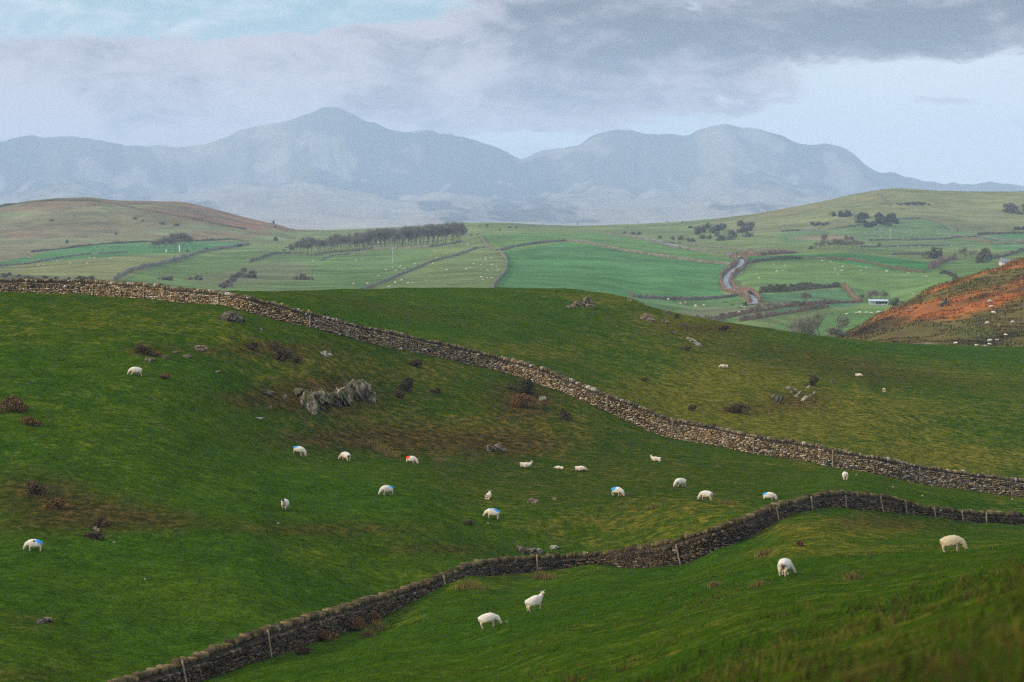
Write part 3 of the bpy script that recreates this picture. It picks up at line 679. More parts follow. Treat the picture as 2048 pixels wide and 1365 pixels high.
# ------------------------------------------------------------ rocks
def rock_bm(bm, c, size, tilt, yaw, seed, sub=3, jag=.34):
    r_ = bmesh.ops.create_icosphere(bm, subdivisions=sub, radius=1.0); rs = random.Random(seed); of = Vector((rs.uniform(0, 90), rs.uniform(0, 90), rs.uniform(0, 90)))
    mr = Matrix.Rotation(yaw, 4, 'Z') @ Matrix.Rotation(tilt, 4, 'Y')
    for v_ in r_['verts']:
        p = v_.co.copy(); sq = Vector([math.copysign(abs(q)**.72, q) for q in p])
        n1_ = mnoise.noise(sq*1.7+of); n2_ = mnoise.cell(Vector((sq.x*2.2, sq.y*2.2, sq.z*1.2))+of)
        sq *= 1+jag*n1_+jag*.6*(n2_-.5)+.14*mnoise.noise(sq*6+of)
        v_.co = (mr @ Vector((sq.x*size[0], sq.y*size[1], sq.z*size[2])))+Vector(c)
def rocks(name, px, py, parts, mat, label, cat='rock', rmin=0, apart=None):
    """parts: (dx px, dy px up, half w px, half h px, tilt)"""
    p = hit(px, py, rmin); s_ = size_at(p); bm = bmesh.new(); root = None
    if len(parts) > 1 and 'crag' not in name: root = empty(name, p)
    for i, (dx, dy, hw, hh, tl) in enumerate(parts):
        q = hit(px+dx, py-dy, rmin) if rmin == 0 else p+Vector((dx*s_, 0, dy*s_))
        if abs((q-p).length) > 25: q = p
        loc = q-p; 
        rock_bm(bm, (loc.x, loc.y, loc.z+hh*s_*.30), (hw*s_, hw*s_*.8+hh*s_*.3, hh*s_*1.15), tl, random.uniform(-.4, .4), hash((px, py, i)) & 0xffff, 3)
        if root:
            me_ = bpy.data.meshes.new('slab'); bm.to_mesh(me_); bm.free(); bm = bmesh.new(); me_.materials.append(M[mat]); o = bpy.data.objects.new('slab', me_); COL.objects.link(o); o.parent = root
    if root: bm.free(); return tag(root, label, cat)
    me_ = bpy.data.meshes.new(name); bm.to_mesh(me_); bm.free(); me_.materials.append(M[mat])
    o = bpy.data.objects.new(name, me_); COL.objects.link(o); o.location = p
    return tag(o, label, cat)
R_ = rocks
def big_crag(mat, label, cat):
    p = hit(662, 796); s_ = size_at(p); bm = bmesh.new()
    for (px, py, hw, hh, sub) in ((600,790,13,14,5),(612,808,12,24,5),(624,820,10,24,5),(638,808,17,30,5),(656,800,18,32,5),(676,796,18,32,5),(696,790,18,31,5),(714,783,15,27,5),(728,778,10,18,4),(742,804,7,12,4)):
        q = hit(px, py)-p; r_ = bmesh.ops.create_icosphere(bm, subdivisions=sub, radius=1.0)
        for v_ in r_['verts']:
            c = v_.co; X_, Y_, Z_ = c.x*hw*s_*1.5, c.y*hh*s_*.85, c.z*hh*s_*.80
            xx_, zz_ = X_+q.x, Z_+q.z; u_ = xx_*math.cos(.62)+zz_*math.sin(.62); w_ = -xx_*math.sin(.62)+zz_*math.cos(.62)      # across / along the strata
            rib = mnoise.noise(Vector((u_*2.4, Y_*.7, w_*.45))); st_ = mnoise.cell(Vector((u_*1.6+.3*rib, Y_*.4, w_*.55))); f_ = mnoise.noise(Vector((u_*6, Y_*2, w_*1.8)))
            sc = 1+(.20*rib+.50*(st_-.5)+.20*f_)*(1.15 if sub > 4 else .7)
            v_.co = Vector((X_*(1+.35*(sc-1)), Y_*sc, Z_*sc))+q+Vector((0, -hh*s_*.15, -hh*s_*.02))
    me_ = bpy.data.meshes.new('rock_crag'); bm.to_mesh(me_); bm.free(); me_.materials.append(M[mat]); o = bpy.data.objects.new('rock_crag', me_); COL.objects.link(o); o.location = p
    return tag(o, label, cat)
_r = random.Random(5); CR = []
for k in range(30):
    t = k/29; CR.append((-66+t*140+_r.uniform(-3, 3), 8+18*math.sin(t*3.0)-4*abs(t-.5)+_r.uniform(-7, 5), _r.uniform(4, 7.5), _r.uniform(9, 17)*(1-.45*abs(t-.45)), -.62+_r.uniform(-.15, .12)))
CR += [(-50,-14,5,14,-.6),(-42,-18,6,14,-.6),(-30,-10,6,12,-.5),(-18,-12,6,12,-.5),(-6,-14,7,10,-.5),(6,-10,7,9,-.5),(18,-8,6,8,-.5)]
crag = big_crag('strata', 'large grey lichen covered rocky crag in the slope below the upper wall', 'crag')
R_('pale_rock', 623, 824, [(0,0,5,13,-.5),(-6,10,4,8,-.5)], 'rockp', 'narrow bright white quartz streak of rock at the lower left of the crag')
R_('boulder', 743, 802, [(0,0,8,13,.2),(-8,-4,5,5,0)], 'rock', 'upright pointed grey boulder standing right of the crag')
R_('boulder', 535, 790, [(0,0,10,6,.1),(8,2,6,4,0)], 'rock', 'low grey boulder left of the crag')
R_('boulder', 568, 798, [(0,0,6,5,0)], 'rockt', 'small tan boulder between the low grey boulder and the crag')
R_('boulder', 540, 817, [(0,0,5,3.5,0)], 'rockt', 'small round tan boulder below and left of the crag')
R_('flat_stone', 518, 838, [(0,0,10,2,0)], 'rockp', 'flat pale stone lying in the grass below the crag')
R_('rock_outcrop', 470, 642, [(-14,2,14,11,-.5),(2,0,12,12,-.6),(14,-2,7,7,-.5)], 'rock', 'slanting grey outcrop tucked beneath the upper wall at left')
R_('pale_rock', 649, 712, [(0,0,7,7,-.4),(10,1,6,3,0)], 'rockp', 'small white rock in the grass above the crag')
R_('boulder', 522, 660, [(0,0,3,2.5,0)], 'rockp', 'tiny white stone under the upper wall')
for i, (px, py, a_, lb) in enumerate([(298,722,9,'largest of the brown stones above the walking sheep'),(328,716,7,'round brown stone right of the heather above the walking sheep'),(350,706,5,'tiny brown stone, uppermost above the walking sheep'),
   (373,715,8,'split brown stone furthest right above the walking sheep'),(400,700,13,'broad low mossy rock up the slope from the walking sheep'),(435,745,5,'small tan stone in the rusty grass right of the walking sheep')]):
    R_('stone', px, py, [(0,0,a_,a_*.5,0),(a_*.8,1,a_*.5,a_*.35,0)], 'rockt', lb)
R_('boulder', 1066, 1006, [(-3,0,9,6,0),(6,-1,6,5,0)], 'rockt', 'brown boulder in the grass right of the resting sheep')
R_('boulder', 1110, 1000, [(0,0,6,4,.3)], 'rockt', 'smaller brown stone right of the brown boulder')
R_('rock_outcrop', 1055, 1104, [(-12,0,10,8,.2),(6,-2,14,7,0),(22,-2,9,6,0)], 'rock', 'low grey outcrop showing behind the lower wall')
R_('rock_outcrop', 1108, 1097, [(0,0,10,4,0)], 'rockp', 'small pale outcrop behind the lower wall, right of the grey one')
R_('rock_outcrop', 992, 900, [(-10,-2,9,8,.3),(4,3,8,7,-.3),(14,-4,7,5,0)], 'rock', 'half buried grey outcrop above the row of resting sheep')
R_('rock_outcrop', 1170, 612, [(-28,-4,9,4,0),(-12,0,12,6,.3),(4,4,10,9,.4),(10,-4,10,5,0)], 'rockt', 'tan rocky outcrop near the crest of the green hill')
R_('boulder', 1292, 640, [(0,0,11,9,.2),(10,-4,9,5,.3)], 'rockt', 'rusty tan boulder on the right shoulder of the green hill')
R_('boulder', 1330, 646, [(0,0,8,5,0)], 'rockt', 'reddish stone right of the rusty tan boulder')
R_('boulder', 1333, 626, [(0,0,8,4,0)], 'rockt', 'pinkish stone near the skyline of the green hill shoulder')
R_('pale_rock', 1392, 690, [(-12,10,7,3,.5),(-4,4,9,4,.7),(4,-2,8,4.5,.7)], 'rockp', 'long pale leaning rock on the green hill shoulder')
R_('rock_outcrop', 1368, 652, [(0,0,6,4,.5),(5,-6,4,4,.5)], 'rock', 'grey mossy outcrop above the long pale rock')
R_('rock_outcrop', 1350, 668, [(-6,0,3,2.5,.5),(0,0,4,3,.5)], 'rock', 'small grey rocks left of the long pale rock')
R_('rock_outcrop', 1600, 800, [(-24,22,5,4,0),(-14,14,3.2,8,.75),(-4,6,3.6,10,.75),(8,-2,3.2,9,.75),(16,22,3,6,.7),(20,6,3,5,.7),(28,12,2,4,.6)], 'rockp', 'broken slanting pale rock ribs on the slope beyond the upper wall')
R_('rock_outcrop', 1558, 806, [(-10,8,5,8,.7),(0,0,5,12,.7)], 'rock', 'dark slanting rock rib left of the pale rock ribs')
R_('boulder', 1665, 766, [(0,0,5,6,.5)], 'rock', 'small mossy stone right of the reddish bush')
R_('boulder', 1086, 801, [(-4,0,5,6,.4),(4,2,3,4,0)], 'rockp', 'pale stone at the right foot of the gorse bush')
for px, py, lb in [(976,1048,'tiny white stone by the muzzle of the blue marked sheep'),(1713,951,'small white stone right of the sheep below the upper wall'),(1785,975,'thin white stone in the strip between the walls'),(1845,993,'white stone between the two walls, middle one'),(2025,1000,'white stone between the two walls at the right edge'),
                   (228,1086,'tiny white stone right of the leftmost sheep'),(290,1160,'small pale stone in the dark grass at lower left'),(557,1048,'small white stone below the black faced sheep'),(1014,1245,'tiny pale stone in front of the near grazing sheep')]:
    R_('stone', px, py, [(0,0,2.6,1.9,0)], 'rockp', lb)
R_('rock_outcrop', 90, 1246, [(-10,0,10,5,0),(6,2,10,6,.3)], 'rock', 'dim low outcrop at the lower left corner')
R_('boulder', 195, 1062, [(0,0,6,4,.2),(-6,4,4,3,0)], 'rockt', 'brown stone in the heather above the leftmost sheep')
# bracken hill and far country rocks
R_('rock_crag', 1885, 612, [(0,0,5,9,.1),(4,7,5,7,.1),(-2,-6,3,5,.1)], 'rock', 'pale grey rock face high on the rusty bracken hill', 'crag', 440)
R_('rock_crag', 1708, 684, [(0,0,7,5,.2),(14,2,8,6,.2),(26,6,6,5,.1)], 'rock', 'grey rocks at the foot of the bracken hill', 'crag', 430)
# ------------------------------------------------------------ sheep
def fleece(name, marks=(), face=(.42,.35,.28), tone=1.0, warm=0.):
    mt, nb, bs = pbr(name, .95); bs.inputs['Specular IOR Level'].default_value = .05
    oc = nb.n('ShaderNodeTexCoord').outputs['Object']; n_ = nb.noise(oc, 9, 5, .6); n2_ = nb.noise(oc, 3, 3, .5)
    sx = nb.n('ShaderNodeSeparateXYZ'); nb.t.links.new(oc, sx.inputs[0])
    a_ = (.62*tone, (.56-.07*warm)*tone, (.46-.20*warm)*tone)
    col = nb.mix(nb.ss(n_, .3, .7), tuple(q*.86 for q in a_), a_)
    under_shade = nb.ss(nb.m('ADD', sx.outputs[2], nb.m('MULTIPLY', n2_, .16)), .36, .66, 1., 0.)     # warm shade under the body, painted into the wool
    col = nb.mix(nb.m('MULTIPLY', under_shade, .6), col, (.50,.36,.20))
    for (x, y, z, r, c) in marks:
        vd = nb.n('ShaderNodeVectorMath', operation='DISTANCE'); nb.put(vd.inputs[0], oc); vd.inputs[1].default_value = (x, y, z)
        mk = nb.ss(nb.m('ADD', vd.outputs['Value'], nb.m('MULTIPLY', nb.m('SUBTRACT', n_, .5), .12)), r*.8, r*1.1, 1., 0.)
        col = nb.mix(mk, col, c)
    fm = attr(nb, 'skin', 'Fac')
    col = nb.mix(fm, col, face)
    nb.put(bs.inputs['Base Color'], col)
    bp_ = nb.n('ShaderNodeBump'); bp_.inputs['Strength'].default_value = .6; bp_.inputs['Distance'].default_value = .03
    nb.put(bp_.inputs['Height'], n_); nb.put(bs.inputs['Normal'], bp_.outputs[0])
    return mt
BLUE, RED, INK = (.03,.27,.55), (.62,.05,.03), (.03,.05,.14)
FL = {'plain': fleece('fleece_plain'), 'bluerump': fleece('fleece_blue_rump', [(-.46,0,.80,.32,BLUE)]), 'blueback': fleece('fleece_blue_back', [(-.40,.08,.82,.25,BLUE),(-.12,.18,.84,.10,BLUE),(.16,.10,.86,.14,BLUE)]),
      'bigblue': fleece('fleece_big_blue', [(-.38,-.10,.78,.36,BLUE)]), 'redrump': fleece('fleece_red_rump', [(-.42,-.10,.78,.32,RED)]), 'dot': fleece('fleece_ink_dot', [(-.18,-.14,.84,.10,INK),(-.56,.05,.66,.07,INK)]),
      'left': fleece('fleece_blue_rump_dot', [(-.44,.10,.80,.28,BLUE),(-.06,.24,.74,.09,INK)]), 'tan': fleece('fleece_tan', tone=.80, warm=.75), 'black': fleece('fleece_dark_face', face=(.03,.026,.024)),
      'rear': fleece('fleece_soiled_rear', [(-.60,.03,.52,.11,(.18,.09,.05))])}
def skinned(name, verts, edges, radii, levels=2):
    me_ = bpy.data.meshes.new(name); me_.from_pydata(verts, edges, []); o = bpy.data.objects.new(name, me_); COL.objects.link(o)
    sk = o.modifiers.new('s', 'SKIN'); sk.use_smooth_shade = True
    o.data.skin_vertices[0].data.foreach_set('radius', np.array([(r if isinstance(r, tuple) else (r, r)) for r in radii], np.float32).ravel())
    o.data.skin_vertices[0].data[0].use_root = True
    su = o.modifiers.new('u', 'SUBSURF'); su.levels = levels; su.render_levels = levels
    dg = bpy.context.evaluated_depsgraph_get(); ev = o.evaluated_get(dg); out_ = bpy.data.meshes.new_from_object(ev)
    bpy.data.objects.remove(o)
    out_.polygons.foreach_set('use_smooth', np.ones(len(out_.polygons), bool)); return out_
def sheep_mesh(pose, levels=2):
    v_, e, r = [], [], []
    def add(p, rad, par=None):
        v_.append(p); r.append(rad); 
        if par is not None: e.append((par, len(v_)-1))
        return len(v_)-1
    lie = pose.startswith('lie'); dz = -.30 if lie else 0
    p0 = add((-.34,0,.62+dz), .27 if not lie else .23); p1 = add((-.08,0,.60+dz), .32 if not lie else .33, p0); p2 = add((.20,0,.62+dz), .29 if not lie else .25, p1); rm = add((-.52,0,.58+dz), .17 if not lie else .13, p0)
    tl = add((-.60,0,.40+dz*.6), .035, rm)
    if pose in ('graze', 'walk'):
        n1_ = add((.42,0,.56), .20, p2); n2_ = add((.55,0,.40), .15, n1_); hd = add((.64,0,.25), .105, n2_); mz_ = add((.70,0,.09), .062, hd); hv = (.64,0,.25)
    elif pose == 'graze_side':
        n1_ = add((.42,.05,.56), .20, p2); n2_ = add((.52,.20,.40), .15, n1_); hd = add((.55,.31,.25), .105, n2_); mz_ = add((.56,.41,.09), .062, hd); hv = (.55,.32,.24)
    elif pose == 'stand':
        n1_ = add((.42,0,.74), .17, p2); n2_ = add((.52,0,.88), .13, n1_); hd = add((.58,-.02,1.00), .105, n2_); mz_ = add((.64,-.17,.90), .062, hd); hv = (.60,-.02,1.0)
    elif pose == 'front':
        n1_ = add((.42,0,.72), .17, p2); n2_ = add((.54,0,.86), .115, n1_); hd = add((.64,0,.95), .088, n2_); mz_ = add((.78,0,.87), .050, hd); hv = (.64,0,.95)
    elif pose == 'lie_up':
        n1_ = add((.40,0,.44), .17, p2); n2_ = add((.46,0,.58), .12, n1_); hd = add((.52,0,.66), .088, n2_); mz_ = add((.64,.02,.60), .050, hd); hv = (.52,0,.66)
    else:
        n1_ = add((.42,0,.32), .16, p2); n2_ = add((.54,.04,.24), .115, n1_); hd = add((.63,.08,.18), .085, n2_); mz_ = add((.72,.10,.10), .05, hd); hv = (.63,.08,.18)
    if not lie:
        st_ = .10 if pose == 'walk' else .02
        for s in (-1, 1):
            q = s*st_
            a_ = add((.23,s*.13,.38), .090, p2); b_ = add((.24+q,s*.12,.20), .043, a_); c_ = add((.22+q*1.3,s*.12,.03), .036, b_)
            a_ = add((-.42,s*.14,.40), .115, p0); b_ = add((-.50-q,s*.13,.22), .050, a_); c_ = add((-.45-q*1.5,s*.13,.03), .037, b_)
    me_ = skinned('sheep', v_, e, r, levels)
    co = np.empty(len(me_.vertices)*3, np.float32); me_.vertices.foreach_get('co', co); co = co.reshape(-1, 3)
    nr = np.empty(len(me_.vertices)*3, np.float32); me_.vertices.foreach_get('normal', nr); nr = nr.reshape(-1, 3)
    hvv = np.array(hv); mzv = np.array(v_[mz_])
    dh = np.minimum(np.linalg.norm(co-hvv, axis=1), np.linalg.norm(co-mzv, axis=1)); 
    sk = 1-sstep(dh, .10, .15)
    legs = (1-sstep(co[:, 2], .20, .27)) if not lie else np.zeros(len(co))
    wool = (1-np.maximum(sk, legs))
    nz = np.array([mnoise.noise(Vector(c_)*11) for c_ in co]); co = co+nr*(wool*nz*.035)[:, None]
    if lie: co[:, 2] = np.maximum(co[:, 2], -.04)
    me_.vertices.foreach_set('co', co.astype(np.float32).ravel()); me_.update()
    me_.attributes.new('skin', 'FLOAT', 'POINT').data.foreach_set('value', np.maximum(sk, legs*.6).astype(np.float32))
    return me_, hvv, mzv
def ear_mesh():
    vs, fs = [], []
    for k, (t, w_) in enumerate([(0,.018),(.05,.035),(.10,.030),(.15,.006)]):
        vs += [(-w_, t, 0), (0, t, .014), (w_, t, 0), (0, t, -.006)]
    for k in range(3):
        for j in range(4): fs.append((k*4+j, k*4+(j+1)%4, k*4+4+(j+1)%4, k*4+4+j))
    fs += [(3,2,1,0),(12,13,14,15)]
    return vs, fs
EV, EF = ear_mesh()
M['earw'] = noisy('sheep_ear', (.60,.48,.40), (.70,.60,.50), 6); M['earb'] = noisy('dark_sheep_ear', (.03,.026,.024), (.05,.04,.035), 6)
POSE = {}
def get_pose(p, lv=2):
    if (p, lv) not in POSE: POSE[p, lv] = sheep_mesh(p, lv)
    return POSE[p, lv]
cache = {}
def sheep(px, py, pose, deg, coat, label, scale=1., mirror=False, grp='sheep in the near fields', sink=0.):
    p = hit(px, py); me_, hv, mz_ = get_pose(pose)
    root = empty('sheep', (p.x, p.y, p.z-.02-sink), math.radians(deg)); root.scale = (scale*.82, (-1 if mirror else 1)*scale*.86, scale*.86)
    # stand square to the slope
    e_ = .6; gx = (ground(p.x+e_, p.y)-ground(p.x-e_, p.y))/(2*e_); gy = (ground(p.x, p.y+e_)-ground(p.x, p.y-e_))/(2*e_)
    hx, hy = math.cos(math.radians(deg)), math.sin(math.radians(deg)); root.rotation_euler = (0, -math.atan(gx*hx+gy*hy)*.9, math.radians(deg))
    if (pose, coat) not in cache:
        m2 = me_.copy(); m2.materials.clear(); m2.materials.append(FL[coat]); cache[pose, coat] = m2
    bo = bpy.data.objects.new('body', cache[pose, coat]); COL.objects.link(bo); bo.parent = root
    if pose == 'lie' and False: pass
    dv = Vector(mz_)-Vector(hv); dv.normalize(); side = dv.cross(Vector((0,0,1))) if abs(dv.z) < .95 else Vector((0,1,0)); side.normalize()
    for s in (-1, 1):
        o = new_mesh_obj('ear', EV, EF, M['earb' if coat == 'black' else 'earw'], root, smooth=True)
        o.location = Vector(hv)-dv*.03+side*s*.06+Vector((0,0,.04)); o.rotation_euler = (side*s+Vector((0,0,.12))).to_track_quat('Y', 'Z').to_euler()
    return tag(root, label, 'sheep', grp)
S_ = sheep
S_(270,752,'walk',186,'plain','white sheep walking left, alone high on the left slope',1.0)
S_(597,911,'graze',-12,'bluerump','grazing sheep with turquoise rump at its left end, head right, below the crag')
S_(691,922,'graze_side',128,'rear','sheep seen from behind with a dark tail stripe, left of the red marked sheep')
S_(823,926,'graze',-18,'redrump','sheep with a bright red mark on its rump',.95,sink=.12)
S_(773,991,'graze',205,'bluerump','grazing sheep facing left with a bright blue patch on its raised rump',1.0)
S_(570,1020,'front',262,'black','black faced sheep standing and looking at the camera')
S_(977,998,'lie_up',75,'plain','small resting sheep seen from behind above the blue marked one',.92)
S_(983,1038,'graze',176,'blueback','grazing sheep with several blue marks along its back',1.05)
S_(1052,937,'lie_up',-8,'plain','resting sheep with raised head at its right, leftmost of three resting in a row',1.05)
S_(1117,937,'lie',170,'plain','smallest resting sheep, only its back showing, middle of three in a row',.75,sink=.14)
S_(1162,943,'lie',-20,'plain','rounded resting sheep with no head visible, rightmost of three in a row',.95)
S_(1311,924,'lie_up',158,'plain','resting sheep sitting up with head at its left, alone below the upper wall',.95)
S_(1235,993,'graze',-35,'bigblue','grazing sheep with a large strong blue patch on its left end')
S_(1360,975,'graze',212,'plain','plain white sheep grazing leftwards, upper left of the dotted sheep')
S_(1412,1001,'graze_side',150,'dot','broad white grazing sheep with a small dark dot on its back')
S_(1539,999,'graze',-14,'bluerump','low white sheep grazing rightwards just behind the lower wall',.98,sink=.16)
S_(1690,961,'graze',88,'dot','sheep seen from behind just below the upper wall',.95)
S_(1446,737,'lie',-165,'plain','sheep resting on the far slope, leftmost of the three beyond the upper wall',1.0)
S_(1718,754,'lie',-28,'plain','sheep resting on the far slope, middle of the three beyond the upper wall',.9)
S_(1768,784,'lie',80,'tan','round cream sheep resting on the far slope, rightmost of the three beyond the wall',.9)
S_(67,1103,'graze',182,'left','grazing sheep at the left edge with a blue rump and a dark dot',1.02)
S_(981,1255,'graze',-4,'plain','large white sheep grazing in the near field in front of the lower wall')
S_(1073,1221,'stand',14,'plain','white sheep standing with raised head looking at the camera in the near field')
S_(1569,1152,'graze_side',72,'rear','sheep grazing with its soiled rear towards the camera in the near field',1.02,True)
S_(1907,1104,'graze',-14,'tan','tan woolled sheep grazing at the right edge of the near field',1.08)

# distant sheep, a few pixels each
farme = []
for ps in ('graze', 'lie', 'walk'):
    m_ = get_pose(ps, 1)[0].copy(); m_.materials.clear(); m_.materials.append(FL['plain']); farme.append(m_)
def flock(pts, rmin, label, grp, rmax=1e9, sc=.72):
    for i, (px, py) in enumerate(pts):
        p = hit(px, py, rmin, rmax); o = bpy.data.objects.new('distant_sheep', farme[(i*7) % 3]); COL.objects.link(o)
        o.location = (p.x, p.y, p.z-.02); o.rotation_euler = (0, 0, random.choice([0, math.pi])+random.uniform(-.7, .7)); o.scale = (sc*random.uniform(.9, 1.15),)*3
        tag(o, label, 'sheep', grp)
c3 = [(165,715),(88,772),(195,887),(235,695),(262,722),(317,678),(350,700),(325,702),(305,690),(457,655),(445,692),(325,820),(392,848),(438,848),(260,845),(495,598),(580,820),(665,525),(683,587),(757,543),(790,545),(803,577),(768,630),(645,650),(785,715),(767,778),(940,428),(1002,455),(1055,430),(1083,480),(1118,475),(1147,572),(1183,602),(1247,593),(925,660),(1062,655),(1138,664),(1022,690),(985,706),(1247,666),(1268,657),(1294,680),(1205,720),(1300,720),(1322,710),(1142,790),(1200,795),(1250,800),(1160,815)]
flock([(740+a_/5.12, 402+b_/5.12) for a_, b_ in c3], 650, 'tiny white sheep scattered on the pale slope left of the emerald field', 'sheep on the pale slope left of the emerald field')
flock([(400+a_/5.12, 402+b_/5.12) for a_, b_ in [(1597,615),(1660,605),(1908,712),(2003,720),(1828,772),(1715,856),(1575,857),(1447,932),(850,403),(880,408),(940,400),(965,405),(1160,623)]], 650, 'tiny white sheep on the green slope below the bare wood', 'sheep below the bare wood')
c5 = [(823,337),(928,343),(847,402),(905,397),(652,420),(500,422),(675,470),(520,518),(1290,300),(1370,305),(1305,330),(1490,355),(1410,375),(1420,385),(1475,395),(1495,392),(1590,393),(1665,393),(1720,368),(1443,430),(1920,403)]
flock([(1380+a_/4.876, 462+b_/4.876) for a_, b_ in c5], 650, 'tiny white sheep in the wide field right of the winding road', 'sheep in the field right of the road')
flock([(1640+a_/5.02, 501+b_/5.02) for a_, b_ in [(668,213),(890,232),(1040,270),(1072,270),(933,440)]], 650, 'tiny white sheep in the wide field close to the bracken hill', 'sheep near the bracken hill crest')
flock([(1380+a_/4.876, 462+b_/4.876) for a_, b_ in [(1528,822),(1625,795),(1655,748),(1725,750),(1768,795),(1835,785),(1850,770),(1918,785)]], 640, 'small white sheep in the green paddock in front of the barn', 'sheep in the barn paddock', 800, .85)
flock([(1380+a_/4.876, 462+b_/4.876) for a_, b_ in [(55,748),(137,738),(505,750),(535,752),(290,848),(352,835),(425,815),(462,808),(485,805),(510,798)]]+[(1100+a_/5.12,401+b_/5.12) for a_, b_ in [(1145,1012),(1212,1024),(1338,1065),(1385,1050),(1490,1085),(1578,1080)]], 640, 'tiny pale sheep on the low ground left of the lane', 'sheep left of the lane')
flock([(1640+a_/5.02, 502+b_/5.02) for a_, b_ in [(1705,520),(1715,566),(1742,635),(1678,742),(1803,762),(1935,730),(1865,858),(1775,905),(1705,917),(1702,953),(1655,965),(1572,965),(1362,942)]], 440, 'small white sheep dotted over the rusty bracken hill', 'sheep on the bracken hill', 640, .72)
c6 = [(843,378),(790,408),(775,437),(850,437),(895,408),(925,443),(1060,400),(1030,435),(1075,425),(1100,420),(1135,425),(1165,420),(1170,437),(1190,375),(1225,378),(1300,343),(1320,393),(1330,410),(1400,408),(1415,425),(1380,425),(1475,430),(880,520),(990,520),(1175,520),(1105,530),(1440,512),(1965,507)]
flock([(1560+a_/4.197, 371+b_/4.197) for a_, b_ in c6], 650, 'minute white sheep on the pale pasture below the right hand hill', 'sheep under the right hand hill')
flock([(x_*400/2048, 381+y_*220/1126) for x_, y_ in [(390,775),(445,765),(540,727),(582,727),(643,713),(717,755),(890,755),(915,693),(967,700),(1135,705)]], 650, 'minute white sheep on the straw coloured pasture at far left', 'sheep on the far left pasture')
flock([(1100+a_/5.12, 401+b_/5.12) for a_, b_ in [(165,272),(335,290),(460,275),(503,282),(232,318)]], 1500, 'minute white sheep on the far green ridge', 'sheep on the far ridge')

# ------------------------------------------------------------ distant walls and hedges
def dense(pts, step=3.):
    pts = np.array(pts, float); d = np.concatenate([[0], np.cumsum(np.hypot(*np.diff(pts, axis=0).T))])
    s = np.arange(0, d[-1]+.01, step); return np.stack([np.interp(s, d, pts[:, 0]), np.interp(s, d, pts[:, 1])], 1)
def world_path(pts, rmin, step=3., rmax=1e9, sm=5, gap=1.6):
    W_ = np.array([tuple(hit(a_, b_, rmin, rmax)) for a_, b_ in dense(pts, step)])
    k = min(sm, len(W_)//2*2-1)
    if k >= 3:
        W_[:, 0] = smoothed(W_[:, 0], k); W_[:, 1] = smoothed(W_[:, 1], k)
    d = np.concatenate([[0], np.cumsum(np.hypot(np.diff(W_[:, 0]), np.diff(W_[:, 1])))])
    s = np.arange(0, d[-1], gap); x = np.interp(s, d, W_[:, 0]); y = np.interp(s, d, W_[:, 1])
    return x, y, np.array([ground(a_, b_) for a_, b_ in zip(x, y)])
def field_wall(pts, label, h=1.5, w_=.8, mat='farwall', rmin=650, lump=.16, rmax=1e9, name='field_wall', cat='wall', seed=0):
    x, y, z = world_path(pts, rmin, rmax=rmax); n = len(x); h *= .72; w_ *= .66; rs = np.random.RandomState(seed+len(pts)*31+int(pts[0][0]))
    if n < 3: return
    tx, ty = np.gradient(x), np.gradient(y); l_ = np.hypot(tx, ty)+1e-9; nx, ny = -ty/l_, tx/l_
    ox, oy, oz = x[n//2], y[n//2], z[n//2]; vs = []
    prof = [(-.5,-.35),(-.46,.55),(-.28,.95),(0,1.05),(.28,.95),(.46,.55),(.5,-.35)]
    slow = 1+.25*np.sin(np.arange(n)*.13+seed)+.15*np.sin(np.arange(n)*.37)
    for i in range(n):
        for (a_, b_) in prof:
            j = 1+rs.uniform(-lump, lump); q = w_*(1+rs.uniform(-lump, lump)); hh = h*(b_ if b_ > 0 else b_)*(j if b_ > 0 else 1)*(slow[i] if mat != 'farwall' else 1+.35*(slow[i]-1))
            vs.append((x[i]+nx[i]*a_*q-ox, y[i]+ny[i]*a_*q-oy, z[i]+hh-oz))
    m_ = len(prof); fs = [(i*m_+j, i*m_+j+1, (i+1)*m_+j+1, (i+1)*m_+j) for i in range(n-1) for j in range(m_-1)]+[tuple(range(m_)), tuple((n-1)*m_+j for j in range(m_))[::-1]]
    o = new_mesh_obj(name, vs, fs, M[mat]); o.location = (ox, oy, oz)
    return tag(o, label, cat)
FW = field_wall
FW([(984,590),(986,578),(990,568),(1003,555),(1012,543),(1015,530),(1010,516),(997,504)], 'curving grey stone wall along the left side of the emerald field', 1.7, 1.3)
FW([(995,503),(984,499),(972,490),(964,478),(959,472)], 'short stone wall climbing the ridge above the emerald field', 1.6, 1.1)
FW([(998,503),(1020,496),(1060,490),(1100,485),(1130,483),(1160,485),(1200,493),(1250,504),(1300,511),(1340,517),(1400,525),(1450,530),(1474,532)], 'dark stone wall along the top of the emerald field', 1.8, 1.4)
FW([(712,586),(745,573),(775,562),(785,556),(815,545),(860,525),(885,519),(920,509),(950,498),(975,496)], 'broken stone wall crossing the pale slope of scattered sheep', 1.3, 1.)
FW([(1205,469),(1250,473),(1300,482),(1350,497),(1400,503),(1470,510)], 'dark wall on the rise right of the emerald field', 1.6, 1.1)
FW([(1470,511),(1520,512),(1560,509),(1600,506)], 'reddish hedge running right from the road bend', 2.0, 1.6, 'hedge', name='hedge', cat='hedge', lump=.35)
FW([(1320,486),(1370,489),(1440,497),(1500,502),(1560,501)], 'upper field wall under the scrub wood', 1.4, 1.)
FW([(1500,527),(1540,521),(1600,518),(1690,520),(1740,528),(1800,541),(1852,547)], 'dark wall along the top of the wide sheep field', 1.7, 1.3, 'dhedge')
FW([(1858,541),(1875,531),(1889,523),(1913,518)], 'thick rusty hedge at the corner of the bright green strip', 3.0, 2.6, 'hedge', name='hedge', cat='hedge', lump=.35)
